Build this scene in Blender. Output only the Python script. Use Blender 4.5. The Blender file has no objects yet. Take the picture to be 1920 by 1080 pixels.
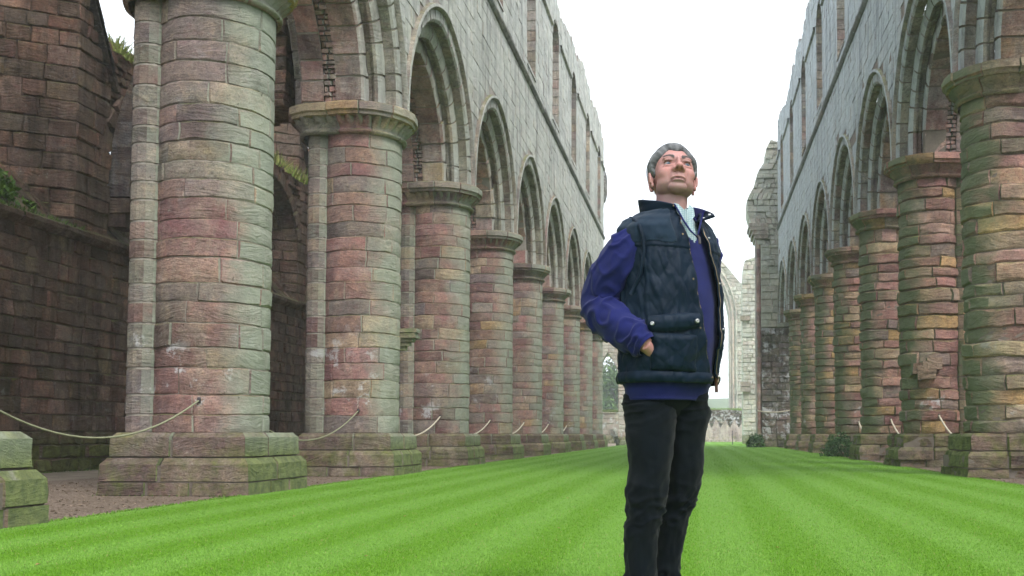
import bpy, math, random
import numpy as np
from mathutils import Vector, noise as mnoise
PI = math.pi
R = math.radians
sc = bpy.context.scene
random.seed(7); np.random.seed(7)
rnd = random.Random(11)

# ------------------------------------------------------------------ camera
FPX = 1950.0                      # focal length in pixels of the 1920 px wide photograph
TY = 0.080                        # tangent of the yaw to the left of the nave axis
CY, SY = 1/math.hypot(1, TY), TY/math.hypot(1, TY)
EYE = 0.69
PITCH = math.atan(0.05)
cam_d = bpy.data.cameras.new('camera')
cam = bpy.data.objects.new('camera', cam_d)
sc.collection.objects.link(cam)
cam.location = (0, 0, EYE)
cam.rotation_euler = (PI/2 + PITCH, 0, math.atan(TY))
cam_d.sensor_width = 36.0
cam_d.lens = FPX*36/1920
cam_d.shift_x = -(1309 - FPX*TY/math.cos(PITCH) - 960)/1920
cam_d.shift_y = (815 - FPX*math.tan(PITCH) - 540)/1920
cam_d.clip_end = 3000
cam_d.clip_start = 0.1
cam_d.dof.use_dof = True
cam_d.dof.focus_distance = 4.6
cam_d.dof.aperture_fstop = 9.0
sc.camera = cam

# ------------------------------------------------------------------ sky, sun, exposure
SUN_EL, SUN_AZ = R(50), R(140)    # azimuth clockwise from +Y : behind and to the right of the camera
w = bpy.data.worlds.new('World'); sc.world = w; w.use_nodes = True
nt = w.node_tree; nt.nodes.clear()
sky = nt.nodes.new('ShaderNodeTexSky'); sky.sky_type = 'NISHITA'; sky.sun_disc = False
sky.sun_elevation = SUN_EL; sky.sun_rotation = SUN_AZ; sky.air_density = 1.0; sky.dust_density = 3.0
mx = nt.nodes.new('ShaderNodeMixRGB'); mx.inputs[0].default_value = 0.85
mx.inputs[2].default_value = (9.5, 10.05, 10.8, 1)          # the even white cloud layer
bg = nt.nodes.new('ShaderNodeBackground'); bg.inputs[1].default_value = 0.10
wo = nt.nodes.new('ShaderNodeOutputWorld')
nt.links.new(sky.outputs[0], mx.inputs[1]); nt.links.new(mx.outputs[0], bg.inputs[0]); nt.links.new(bg.outputs[0], wo.inputs[0])
sd = bpy.data.lights.new('sun', 'SUN'); sd.energy = 1.3; sd.angle = R(18); sd.color = (1, .96, .90)
sun = bpy.data.objects.new('sun', sd); sc.collection.objects.link(sun)
dv = Vector((math.sin(SUN_AZ)*math.cos(SUN_EL), math.cos(SUN_AZ)*math.cos(SUN_EL), math.sin(SUN_EL)))
sun.rotation_euler = dv.to_track_quat('Z', 'Y').to_euler()
sc.view_settings.view_transform = 'Standard'; sc.view_settings.look = 'None'
sc.view_settings.gamma = 1.0; sc.view_settings.use_curve_mapping = False
sc.view_settings.exposure = 1.28
sc.render.engine = 'CYCLES'
sc.cycles.use_denoising = True
sc.cycles.max_bounces = 8; sc.cycles.diffuse_bounces = 4; sc.cycles.transparent_max_bounces = 8

# ------------------------------------------------------------------ helpers
COL = sc.collection
def link(o, parent=None):
    COL.objects.link(o)
    if parent is not None: o.parent = parent
    return o
def tag(o, label=None, cat=None, group=None, kind=None):
    if label: o['label'] = label
    if cat: o['category'] = cat
    if group: o['group'] = group
    if kind: o['kind'] = kind
    return o
def empty(name, loc, label, cat, group=None):
    o = bpy.data.objects.new(name, None); o.location = loc; o.empty_display_size = .3
    COL.objects.link(o); tag(o, label, cat, group); return o

class MB:
    """mesh builder: vertices in world space, optional colour per vertex"""
    def __init__(s): s.v = []; s.f = []; s.c = []
    def add(s, vs, fs, col=None):
        b = len(s.v); s.v.extend(vs); s.f.extend([tuple(i+b for i in f) for f in fs])
        s.c.extend([col or (.4, .4, .4)]*len(vs))
    def build(s, name, mat, parent=None, smooth=True, colours=False, origin=None, sharp=None, mat_index=None):
        me = bpy.data.meshes.new(name)
        V = np.array(s.v, dtype=np.float64)
        if origin is None: origin = (V.min(0)+V.max(0))/2
        origin = np.array(origin, dtype=np.float64)
        me.from_pydata((V-origin).tolist(), [], s.f)
        if smooth: me.shade_smooth()
        if sharp is not None: me.set_sharp_from_angle(angle=sharp)
        if colours:
            a = me.color_attributes.new('tint', 'FLOAT_COLOR', 'POINT')
            C = np.ones((len(s.v), 4), dtype=np.float32); C[:, :3] = np.array(s.c, dtype=np.float32)
            a.data.foreach_set('color', C.ravel())
        if mat: me.materials.append(mat)
        o = bpy.data.objects.new(name, me)
        COL.objects.link(o)
        if parent is not None:
            o.parent = parent
            q = parent; off = np.zeros(3)
            while q is not None: off += np.array(q.location); q = q.parent
            origin = origin - off
        o.location = origin.tolist()
        return o
    def box(s, x0, x1, y0, y1, z0, z1, col=None, j=0.0, r=rnd):
        vs = [(x+r.uniform(-j, j), y+r.uniform(-j, j), z+r.uniform(-j, j)) for x in (x0, x1) for y in (y0, y1) for z in (z0, z1)]
        s.add(vs, [(0,1,3,2),(4,6,7,5),(0,4,5,1),(2,3,7,6),(0,2,6,4),(1,5,7,3)], col)

def grid_faces(nc, nr, wrap=False):
    f = []
    for j in range(nr-1):
        for i in range(nc-1): f.append((j*nc+i, j*nc+i+1, (j+1)*nc+i+1, (j+1)*nc+i))
        if wrap: f.append((j*nc+nc-1, j*nc, (j+1)*nc, (j+1)*nc+nc-1))
    return f

def patch(mb, fn, ss, ts, proud=.0, rec=-.05, jit=.004, flags=(1,1,1,1), col=None, sj=0.0, tj=0.0, r=rnd, chip=0.0):
    """worn stone face. ss, ts: coordinates incl. the sunk outer ring; flags: ring present left, right, bottom, top"""
    nc, nr = len(ss), len(ts); vs = []
    for j, t in enumerate(ts):
        for i, s_ in enumerate(ss):
            out = (i == 0 and flags[0]) or (i == nc-1 and flags[1]) or (j == 0 and flags[2]) or (j == nr-1 and flags[3])
            if out: d = rec
            else: d = proud + max(-2*jit, min(2*jit, r.gauss(0, jit)))
            a = s_ + (r.uniform(-sj, sj) if 0 < i < nc-1 else 0)
            b = t + (r.uniform(-tj, tj) if 0 < j < nr-1 else 0)
            if chip and i in (1, nc-2) and j in (1, nr-2) and r.random() < .45:
                k = r.uniform(.2, 1)*chip; d -= k*.2
                b += k*(1 if j == 1 else -1)*.8
            elif chip and j in (1, nr-2) and 1 < i < nc-2 and r.random() < .22:
                b += r.uniform(.2, .9)*chip*(1 if j == 1 else -1); d -= .004
            vs.append(tuple(fn(a, b, d)))
    mb.add(vs, grid_faces(nc, nr), col)

def rng(a, b, gap, bev, n):
    """coordinates from a to b: sunk edge, arris, n cells, arris, sunk edge"""
    a0, b0 = a+gap, b-gap; a1, b1 = a0+bev, b0-bev
    if b1 <= a1: m = (a+b)/2; a0 = min(a0, m-1e-3); b0 = max(b0, m+1e-3); a1 = (2*a0+b0)/3; b1 = (a0+2*b0)/3
    return [a0]+[a1+(b1-a1)*k/n for k in range(n+1)]+[b0]

class Sink:
    """takes stones one at a time: the first `limit` as objects of their own, the rest joined into one part"""
    def __init__(s, parent, mat, matj, name='stone', limit=300, single=True, sharp=R(26)):
        s.p, s.m, s.mj, s.n, s.lim, s.single, s.sharp = parent, mat, matj, name, limit, single, sharp
        s.count = 0; s.j = MB(); s.cnt2 = 0
    def add(s, make, col, single=True):
        if s.single and single and s.count < s.lim:
            mb = MB(); make(mb, None)
            o = mb.build(s.n, s.m, s.p, sharp=s.sharp); o.color = (*col, 1); s.count += 1
            return o
        make(s.j, col); s.cnt2 += 1
    def finish(s, name=None):
        if s.j.v:
            o = s.j.build(name or ('small_'+s.n+'s' if False else s.n+'_courses'), s.mj, s.p, colours=True, sharp=s.sharp)
            if s.cnt2 > 1: o['kind'] = 'stuff'
            return o

# ------------------------------------------------------------------ materials
class NT:
    def __init__(s, name):
        s.m = bpy.data.materials.new(name); s.m.use_nodes = True
        s.t = s.m.node_tree; s.b = s.t.nodes['Principled BSDF']; s.b.inputs['Roughness'].default_value = .9; s.b.inputs['Specular IOR Level'].default_value = .15
    def n(s, ty, **k):
        x = s.t.nodes.new(ty)
        for a, v in k.items():
            if a.startswith('i_'): 
                key = a[2:]; key = int(key) if key.isdigit() else key.replace('_', ' ')
                if hasattr(v, 'is_linked') or isinstance(v, bpy.types.NodeSocket): s.t.links.new(v, x.inputs[key])
                else: x.inputs[key].default_value = v
            else: setattr(x, a, v)
        return x
    def noise(s, vec, scale, detail=4, rough=.6, dist=0):
        return s.n('ShaderNodeTexNoise', i_Vector=vec, i_Scale=scale, i_Detail=detail, i_Roughness=rough, i_Distortion=dist).outputs['Fac']
    def ramp(s, fac, a, b, lo=0., hi=1.):
        return s.n('ShaderNodeMapRange', i_0=fac, i_1=a, i_2=b, i_3=lo, i_4=hi).outputs[0]
    def math(s, op, a, b=0.0, clamp=False):
        x = s.n('ShaderNodeMath', operation=op, i_0=a, i_1=b); x.use_clamp = clamp; return x.outputs[0]
    def mix(s, fac, a, b, mode='MIX'):
        if isinstance(a, tuple): a = (*a, 1) if len(a) == 3 else a
        if isinstance(b, tuple): b = (*b, 1) if len(b) == 3 else b
        return s.n('ShaderNodeMixRGB', blend_type=mode, i_0=fac, i_1=a, i_2=b).outputs[0]
    def map(s, vec, scale):
        return s.n('ShaderNodeMapping', i_Vector=vec, i_Scale=scale).outputs[0]
    def out(s, col, bump=None, dist=.02, strength=1.0, rough=None):
        if col is not None: s.t.links.new(col, s.b.inputs['Base Color']) if not isinstance(col, tuple) else setattr(s.b.inputs['Base Color'], 'default_value', (*col, 1))
        if bump is not None:
            bp = s.n('ShaderNodeBump', i_Height=bump, i_Distance=dist, i_Strength=strength)
            s.t.links.new(bp.outputs[0], s.b.inputs['Normal'])
        if rough is not None: s.b.inputs['Roughness'].default_value = rough
        return s.m

def stone_mat(name, src, algae=(.23,.26,.19), algae_amt=.6, moss_h=.8, salt=.5, streak=0.0, relief=.012, dark=0.0, lichen=0.0, thr=.56, lam=1.0, a0=.38, a1=.92, patch=.5, pcol=((.30,.215,.205),(.36,.31,.25),(.235,.20,.20))):
    g = NT(name)
    geo = g.n('ShaderNodeNewGeometry'); P = geo.outputs['Position']; N = geo.outputs['Normal']
    if src == 'object': base = g.n('ShaderNodeObjectInfo').outputs['Color']
    else: base = g.n('ShaderNodeAttribute', attribute_name='tint').outputs['Color']
    oi = g.n('ShaderNodeObjectInfo').outputs['Random']
    sep = g.n('ShaderNodeSeparateXYZ', i_0=P); nsep = g.n('ShaderNodeSeparateXYZ', i_0=N)
    warp = g.noise(P, 1.3, 3)
    off = g.n('ShaderNodeVectorMath', operation='MULTIPLY_ADD'); 
    g.t.links.new(g.n('ShaderNodeCombineXYZ', i_0=warp, i_1=g.noise(P, 2.1, 2), i_2=g.noise(P, .8, 3)).outputs[0], off.inputs[0])
    off.inputs[1].default_value = (.5, .5, .45); g.t.links.new(P, off.inputs[2])
    lum = g.math('MULTIPLY', g.n('ShaderNodeSeparateColor', i_0=base).outputs[0], 97.0)
    rv = g.math('FRACT', lum)
    vr = g.n('ShaderNodeVectorRotate', i_Vector=off.outputs[0], i_Angle=g.math('MULTIPLY', g.math('SUBTRACT', rv, .5), .7)); vr.rotation_type = 'AXIS_ANGLE'; vr.inputs['Axis'].default_value = (.75, .6, .1)
    strat = g.noise(g.map(vr.outputs[0], (1.3, 1.3, 11)), 2.0, 7, .68)
    strat = g.math('ADD', .5, g.math('MULTIPLY', g.math('SUBTRACT', strat, .5), g.math('MULTIPLY', g.ramp(g.math('FRACT', g.math('MULTIPLY', lum, 3.7)), .1, .9, .25, 1.0), lam)))
    big = g.noise(P, 1.1, 5, .65)
    mid = g.noise(P, 7, 6, .7)
    fine = g.noise(P, 60, 4, .7)
    pa = g.noise(P, .75, 6, .68); pb = g.noise(g.map(P, (1.4, 1.4, .55)), 1.3, 6, .7)
    base = g.mix(g.ramp(pa, .47, .60, 0, patch), base, pcol[0])
    base = g.mix(g.ramp(pb, .50, .62, 0, patch), base, pcol[1])
    base = g.mix(g.ramp(pb, .46, .36, 0, patch*.8), base, pcol[2])
    c = g.mix(g.ramp(strat, .30, .62), g.mix(.55, base, (.55,.5,.5), 'MULTIPLY'), base)
    c = g.mix(g.ramp(mid, .38, .66, 0, .6), c, g.mix(1, c, (1.55,1.45,1.35), 'MULTIPLY'))
    c = g.mix(g.ramp(big, .47, .60, 0, .65), c, g.mix(1, c, (.55,.51,.54), 'MULTIPLY'))
    pt = g.noise(P, 3.3, 7, .78)
    c = g.mix(g.ramp(pt, .53, .60, 0, .55), c, g.mix(1, c, (1.5,1.42,1.25), 'MULTIPLY'))
    c = g.mix(g.ramp(pt, .46, .38, 0, .5), c, g.mix(1, c, (.9,.68,.70), 'MULTIPLY'))
    c = g.mix(g.ramp(g.noise(P, 2.3, 6, .7), .52, .66, 0, .35), c, (.34,.27,.21))
    c = g.mix(g.ramp(fine, .35, .65, .7, 0), c, g.mix(1, c, (.5,.5,.5), 'MULTIPLY'))
    sc_ = g.noise(g.map(vr.outputs[0], (3, 3, 9)), 5, 6, .75)
    c = g.mix(g.ramp(sc_, .52, .66, 0, .8), c, g.mix(1, c, (.36,.34,.36), 'MULTIPLY'))
    c = g.mix(g.ramp(sc_, .44, .32, 0, .55), c, g.mix(1, c, (1.5,1.5,1.5), 'MULTIPLY'))
    # pale salt / lichen blotches, mostly on the lowest two metres
    sp = g.noise(P, 2.6, 8, .75); s2 = g.noise(P, .9, 3)
    zl = g.math('MULTIPLY', g.ramp(sep.outputs[2], .75, 1.1), g.ramp(sep.outputs[2], 2.6, 1.6))
    zl = g.math('ADD', zl, .18 + lichen)
    sm = g.math('MULTIPLY', g.ramp(sp, thr, thr+.07), g.math('MULTIPLY', g.ramp(s2, thr-.11, thr+.04), zl))
    c = g.mix(g.math('MULTIPLY', sm, salt, True), c, (.55,.55,.56))
    sp2 = g.ramp(g.noise(P, 18, 3, .6), .66, .74)
    c = g.mix(g.math('MULTIPLY', sp2, .25 + lichen*.6), c, (.6,.62,.55))
    # grey-green algae on the faces that look into the nave
    side = g.math('SIGN', g.math('ADD', sep.outputs[0], .4))
    face = g.math('MULTIPLY', g.math('MULTIPLY', nsep.outputs[0], side), -1)
    am = g.ramp(g.math('ADD', face, g.math('MULTIPLY', g.math('SUBTRACT', big, .5), 1.3)), a0, a1)
    c = g.mix(g.math('MULTIPLY', am, algae_amt, True), c, g.mix(g.ramp(mid, .3, .7), algae, tuple(x*1.35 for x in algae)))
    if streak:
        st = g.noise(g.map(P, (2.2, 2.2, .22)), 1.6, 6, .7)
        c = g.mix(g.ramp(st, .48, .68, 0, streak), c, g.mix(1, c, (.22,.22,.24), 'MULTIPLY'))
        st2 = g.noise(g.map(P, (1.6, 1.6, .3)), 1.3, 5, .7)
        c = g.mix(g.ramp(st2, .58, .72, 0, streak*.6), c, (.09,.09,.04))
    # moss: near the ground and on ledges
    mo = g.math('MULTIPLY', g.ramp(sep.outputs[2], moss_h, moss_h-.35), g.ramp(g.math('ADD', g.noise(P, 3.1, 6, .7), g.math('MULTIPLY', am, .35)), .45, .68))
    mt = g.math('MULTIPLY', g.ramp(nsep.outputs[2], .45, .85), g.ramp(g.noise(P, 5, 5, .7), .38, .6))
    mo = g.math('MAXIMUM', g.math('MULTIPLY', mo, .8), g.math('MULTIPLY', mt, .75))
    c = g.mix(mo, c, g.mix(g.ramp(mid, .35, .65), (.055,.075,.018), (.17,.20,.05)))
    if dark: c = g.mix(dark, c, (.08,.07,.06))
    h = g.math('ADD', g.math('MULTIPLY', strat, 1.6), g.math('ADD', g.math('MULTIPLY', mid, .9), g.math('MULTIPLY', sc_, -.5)))
    h = g.math('ADD', h, g.math('MULTIPLY', fine, .12))
    pit = g.ramp(g.noise(P, 14, 2), .70, .76, 0, -.9)
    h = g.math('ADD', h, pit)
    return g.out(c, h, relief*2.2, 1.0, .92)

LST = dict(algae=(.26,.29,.235), algae_amt=.8, salt=.8)
M_pl  = stone_mat('weathered_sandstone_left', 'object', **LST)
M_plj = stone_mat('weathered_sandstone_left_courses', 'attr', **LST)
RST = dict(algae=(.105,.135,.075), algae_amt=.88, a0=.26, a1=.80, moss_h=.95, salt=.7, relief=.022, patch=.35, pcol=((.38,.25,.22),(.44,.36,.26),(.28,.22,.19)))
M_pr  = stone_mat('weathered_sandstone_right', 'object', **RST)
M_prj = stone_mat('weathered_sandstone_right_courses', 'attr', **RST)
NW = dict(algae=(.47,.50,.46), algae_amt=.6, salt=.45, relief=.012, lichen=.3, streak=.62, patch=.4, pcol=((.47,.47,.43),(.55,.54,.50),(.40,.37,.33)))
M_nl  = stone_mat('grey_ashlar_left', 'object', **NW)
M_nlj = stone_mat('grey_ashlar_left_courses', 'attr', **NW)
NWR = dict(algae=(.38,.43,.45), algae_amt=.75, salt=.45, relief=.014, lichen=.2, streak=.65, patch=.4, pcol=((.36,.39,.40),(.44,.46,.45),(.31,.31,.29)))
M_nr  = stone_mat('grey_ashlar_right', 'object', **NWR)
M_nrj = stone_mat('grey_ashlar_right_courses', 'attr', **NWR)
AW = dict(algae=(.10,.085,.06), algae_amt=.25, salt=.45, streak=.75, relief=.03, lichen=.2, patch=.75, pcol=((.20,.15,.125),(.27,.20,.17),(.11,.095,.07)))
M_aw  = stone_mat('sooty_rubble', 'object', **AW)
M_awj = stone_mat('sooty_rubble_courses', 'attr', **AW)
FE = dict(algae=(.46,.50,.42), algae_amt=.75, a0=-.6, a1=.6, salt=.9, relief=.03, lichen=.6, thr=.52)
M_fe  = stone_mat('far_end_stone', 'object', **FE)
M_fej = stone_mat('far_end_stone_courses', 'attr', **FE)
CP = dict(algae=(.1,.11,.09), algae_amt=.3, salt=1.0, relief=.04, lichen=.9, streak=.4, thr=.50)
M_cp  = stone_mat('lichened_dark_stone', 'object', **CP)
M_cpj = stone_mat('lichened_dark_stone_courses', 'attr', **CP)
JOIN = {M_fe: M_fej, M_cp: M_cpj}

def mortar_mat(name, col):
    g = NT(name); P = g.n('ShaderNodeNewGeometry').outputs['Position']
    c = g.mix(g.ramp(g.noise(P, 4, 6, .7), .3, .7), tuple(x*.6 for x in col), col)
    return g.out(c, g.noise(P, 30, 5, .7), .02, .8)
M_mort = mortar_mat('lime_mortar', (.40,.36,.32))
M_mortd = mortar_mat('dark_mortar', (.22,.185,.155))
M_core = mortar_mat('brown_core', (.19,.14,.11))

# colours of single stones (albedo)
PAL = {
 'lichmid': [((.34,.35,.30),4), ((.46,.47,.41),4), ((.22,.22,.19),3), ((.40,.36,.30),2)],
 'left_dark': [((.21,.17,.15),3), ((.235,.15,.135),4), ((.19,.165,.145),3), ((.26,.225,.165),2)],
 'left':  [((.325,.19,.175),5), ((.27,.155,.15),4), ((.34,.225,.19),4), ((.42,.335,.24),2.4), ((.28,.255,.23),3), ((.44,.31,.17),1.1), ((.22,.185,.18),2), ((.31,.185,.17),1.2)],
 'right': [((.41,.24,.205),5), ((.48,.365,.25),4), ((.50,.345,.17),3), ((.36,.20,.18),3), ((.33,.27,.24),2), ((.44,.29,.25),3)],
 'first': [((.245,.24,.20),6), ((.22,.20,.19),4), ((.24,.16,.15),3), ((.32,.29,.23),1.5), ((.33,.29,.21),2), ((.24,.225,.20),3)],
 'firstr':[((.40,.35,.25),4), ((.44,.36,.24),3), ((.33,.22,.19),3), ((.30,.27,.20),3), ((.46,.32,.20),2)],
 'grey':  [((.56,.56,.51),5), ((.52,.52,.48),4), ((.57,.54,.47),3), ((.47,.42,.39),1.5), ((.44,.44,.41),3)],
 'greyr': [((.42,.45,.45),5), ((.38,.41,.42),4), ((.40,.39,.35),3), ((.40,.34,.29),1.2)],
 'aisle_brown':  [((.28,.165,.13),5), ((.21,.135,.11),4), ((.33,.20,.16),4), ((.17,.125,.105),3), ((.28,.21,.14),2), ((.38,.26,.22),1)],  # dark red-brown stones of the aisle walls
 'vous':  [((.44,.255,.23),5), ((.38,.235,.215),4), ((.47,.31,.26),3), ((.40,.30,.19),1.3), ((.24,.16,.155),3)],
 'order': [((.30,.27,.235),5), ((.27,.255,.215),4), ((.29,.21,.19),3), ((.34,.31,.25),2)],
 'jamb':  [((.38,.35,.29),4), ((.36,.28,.24),3), ((.44,.36,.26),2), ((.33,.32,.29),3)],
 'far':   [((.66,.66,.57),4), ((.60,.58,.50),4), ((.58,.50,.44),2), ((.56,.59,.52),3)],
 'farpink':[((.42,.26,.23),4), ((.38,.25,.22),3), ((.45,.34,.26),2)],
 'lich':  [((.10,.10,.085),5), ((.14,.135,.11),4), ((.08,.08,.07),4), ((.20,.20,.16),2)],
 'plinth':[((.20,.165,.125),5), ((.165,.13,.105),4), ((.22,.20,.14),3), ((.18,.13,.115),3)],
}
def pick(key, r=rnd):
    P = PAL[key]; t = r.uniform(0, sum(p[1] for p in P))
    for c, w_ in P:
        t -= w_
        if t <= 0: break
    k = r.uniform(.76, 1.22)
    return tuple(min(.8, x*k*r.uniform(.96, 1.04)) for x in c)
# ------------------------------------------------------------------ layout
BAY = 5.568
XL, XR = -6.05, 5.30
def y_of(Z, X): return (Z + X*SY)/CY
YL0 = y_of(12.6, XL)            # the first whole pier on the left
YR0 = y_of(17.3, XR)            # the first whole pier on the right
YL = [YL0 + BAY*(k-1) for k in range(0, 10)]      # index 0..9 ; 0 is cut by the frame
YR = [YR0 + BAY*(k-1) for k in range(0, 8)]       # index 0..7
PR = .68                        # drum radius
DRUM = .17                      # the drum stands this far towards the nave from the pier's middle
Z_PL, Z_NECK, Z_CAP, Z_SPR = .71, 5.86, 6.10, 6.30
FL, FR = -5.15, 4.40            # nave faces of the two arcade walls
TH = 1.85                       # wall thickness
STR_Z = 11.5

# ------------------------------------------------------------------ ground
def ground_mats():
    g = NT('lawn_turf'); P = g.n('ShaderNodeNewGeometry').outputs['Position']; s = g.n('ShaderNodeSeparateXYZ', i_0=P)
    wob = g.math('MULTIPLY', g.math('SUBTRACT', g.noise(P, .25, 3), .5), .12)
    x = g.math('ADD', s.outputs[0], wob)
    st = g.math('TANH', g.math('MULTIPLY', g.math('SINE', g.math('MULTIPLY', x, 2*PI/.74)), 1.8))
    st = g.ramp(g.math('ADD', st, g.math('MULTIPLY', g.math('SUBTRACT', g.noise(P, .6, 4), .5), 2.5)), -1.1, 1.1)
    c = g.mix(st, (.112,.248,.016), (.152,.302,.046))  # mowing stripes: light on the leaning turf put into its colour
    c = g.mix(g.ramp(g.noise(P, 1.7, 6, .7), .35, .7, 0, .45), c, (.125,.255,.018))
    fn_ = g.noise(P, 45, 5, .75)
    c = g.mix(g.ramp(fn_, .35, .65, .45, 0), c, (.045,.11,.01))
    lf = g.ramp(g.noise(P, 22, 1, .3), .80, .82)
    c = g.mix(lf, c, (.30,.30,.12))
    m = g.out(c, g.math('ADD', fn_, g.noise(P, 140, 3, .7)), .02, .55, .8)
    g = NT('gravel_path'); P = g.n('ShaderNodeNewGeometry').outputs['Position']
    v = g.n('ShaderNodeTexVoronoi', i_Vector=P, i_Scale=48.0)
    c = g.mix(g.ramp(v.outputs['Color'], .2, .8), (.085,.062,.045), (.27,.21,.165))
    c = g.mix(g.ramp(g.noise(P, 1.2, 5, .7), .4, .65, 0, .7), c, (.125,.095,.07))
    m2 = g.out(c, v.outputs['Distance'], .02, .8, .95)
    g = NT('trodden_earth'); P = g.n('ShaderNodeNewGeometry').outputs['Position']
    c = g.mix(g.ramp(g.noise(P, 2.2, 7, .7), .35, .65), (.15,.125,.09), (.26,.21,.165))
    c = g.mix(g.ramp(g.noise(P, .8, 4), .55, .7, 0, .6), c, (.10,.12,.04))
    m3 = g.out(c, g.noise(P, 30, 6, .7), .015, .7, .95)
    g = NT('meadow'); P = g.n('ShaderNodeNewGeometry').outputs['Position']
    c = g.mix(g.ramp(g.noise(P, .08, 6, .7), .35, .65), (.05,.09,.02), (.09,.15,.035))
    m4 = g.out(c, g.noise(P, 3, 6), .2, .5, .95)
    return m, m2, m3, m4
M_lawn, M_gravel, M_earth, M_meadow = ground_mats()

def sheet(name, x0, x1, y0, y1, z, mat, edge=None, n=1):
    mb = MB(); vs = []
    for k in range(n+1):
        y = y0+(y1-y0)*k/n
        a = b = 0
        if edge: a = edge*mnoise.noise(Vector((y*1.7, 3, 1))); b = edge*mnoise.noise(Vector((y*1.7, 9, 4)))
        vs += [(x0+a, y, z), (x1+b, y, z)]
    mb.add(vs, [(2*k, 2*k+1, 2*k+3, 2*k+2) for k in range(n)])
    o = mb.build(name, mat, smooth=False); o['kind'] = 'structure'; return o
sheet('ground', -900, 900, -300, 1500, -.02, M_meadow)
sheet('earth_floor', -14, 14, -12, 104, -.004, M_earth)
sheet('gravel_path', -9.6, -4.6, -10, 62, .0, M_gravel, .25, 90)
sheet('gravel_walk', 4.0, 8.6, -10, 62, .0, M_gravel, .2, 90).name = 'gravel_path'
LAWN_L, LAWN_R = -5.04, 4.33
sheet('lawn', LAWN_L, LAWN_R, -10, 98.0, .012, M_lawn, .05, 500)

# ------------------------------------------------------------------ grass blades on the near lawn
def grass():
    n = 520000
    u = np.random.rand(n); Zmin, Zmax = 4.4, 75.0
    Y = 1/(1/Zmin - u*(1/Zmin-1/Zmax))          # denser near the camera
    X = np.random.rand(n)
    lo = np.maximum(LAWN_L+.0, (-1309-60)/1956*Y*1.0+.0); hi = np.minimum(LAWN_R, (611+60)/1956*Y)
    X = lo + X*(hi-lo)
    X = np.clip(X, LAWN_L-.03, LAWN_R+.03) + np.random.normal(0, .012, n)
    st = np.tanh(1.8*np.sin(X*2*PI/.74))
    h = np.random.uniform(.004, .011, n)*(1+.4*np.clip(Y/20, 0, 1))
    wd = np.random.uniform(.0008, .0016, n)*(.9 + Y/7.0)
    a = np.random.rand(n)*2*PI
    lean = np.random.normal(0, .5, n)
    lx = np.cos(a)*lean*h; ly = np.sin(a)*lean*h + np.sin(st)*h*.06
    dx = np.cos(a+1.3)*wd; dy = np.sin(a+1.3)*wd
    z0 = .011
    V = np.empty((n, 3, 3))
    V[:, 0] = np.stack([X-dx, Y-dy, np.full(n, z0)], 1)
    V[:, 1] = np.stack([X+dx, Y+dy, np.full(n, z0)], 1)
    V[:, 2] = np.stack([X+lx, Y+ly, z0+h], 1)
    me = bpy.data.meshes.new('grass')
    me.vertices.add(n*3); me.vertices.foreach_set('co', V.ravel())
    me.loops.add(n*3); me.loops.foreach_set('vertex_index', np.arange(n*3))
    me.polygons.add(n); me.polygons.foreach_set('loop_start', np.arange(n)*3); me.polygons.foreach_set('loop_total', np.full(n, 3))
    me.update()
    light = np.clip(.5+.5*st+np.random.normal(0,.22,n), 0, 1)[:, None]
    c = (1-light)*np.array([.118,.266,.017]) + light*np.array([.165,.326,.050])  # blade colour carries the stripe's lighter and darker sheen
    c = c*np.random.uniform(.84, 1.16, (n, 1))
    dry = np.random.rand(n) < .02
    c[dry] = np.array([.30,.27,.12])
    C = np.ones((n, 3, 4), dtype=np.float32); C[:, :, :3] = c[:, None, :]; C[:, :2, :3] *= .92
    at = me.color_attributes.new('tint', 'FLOAT_COLOR', 'POINT'); at.data.foreach_set('color', C.ravel())
    g = NT('grass_blades'); cc = g.n('ShaderNodeAttribute', attribute_name='tint').outputs['Color']
    g.t.links.new(cc, g.b.inputs['Base Color']); g.b.inputs['Roughness'].default_value = .6
    g.b.inputs['Specular IOR Level'].default_value = .08
    g.b.inputs['Subsurface Weight'].default_value = 0
    me.materials.append(g.m)
    o = bpy.data.objects.new('grass', me); COL.objects.link(o)
    tag(o, 'short mown green grass blades in pale and dark stripes along the nave', 'grass', kind='stuff')
grass()

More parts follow.
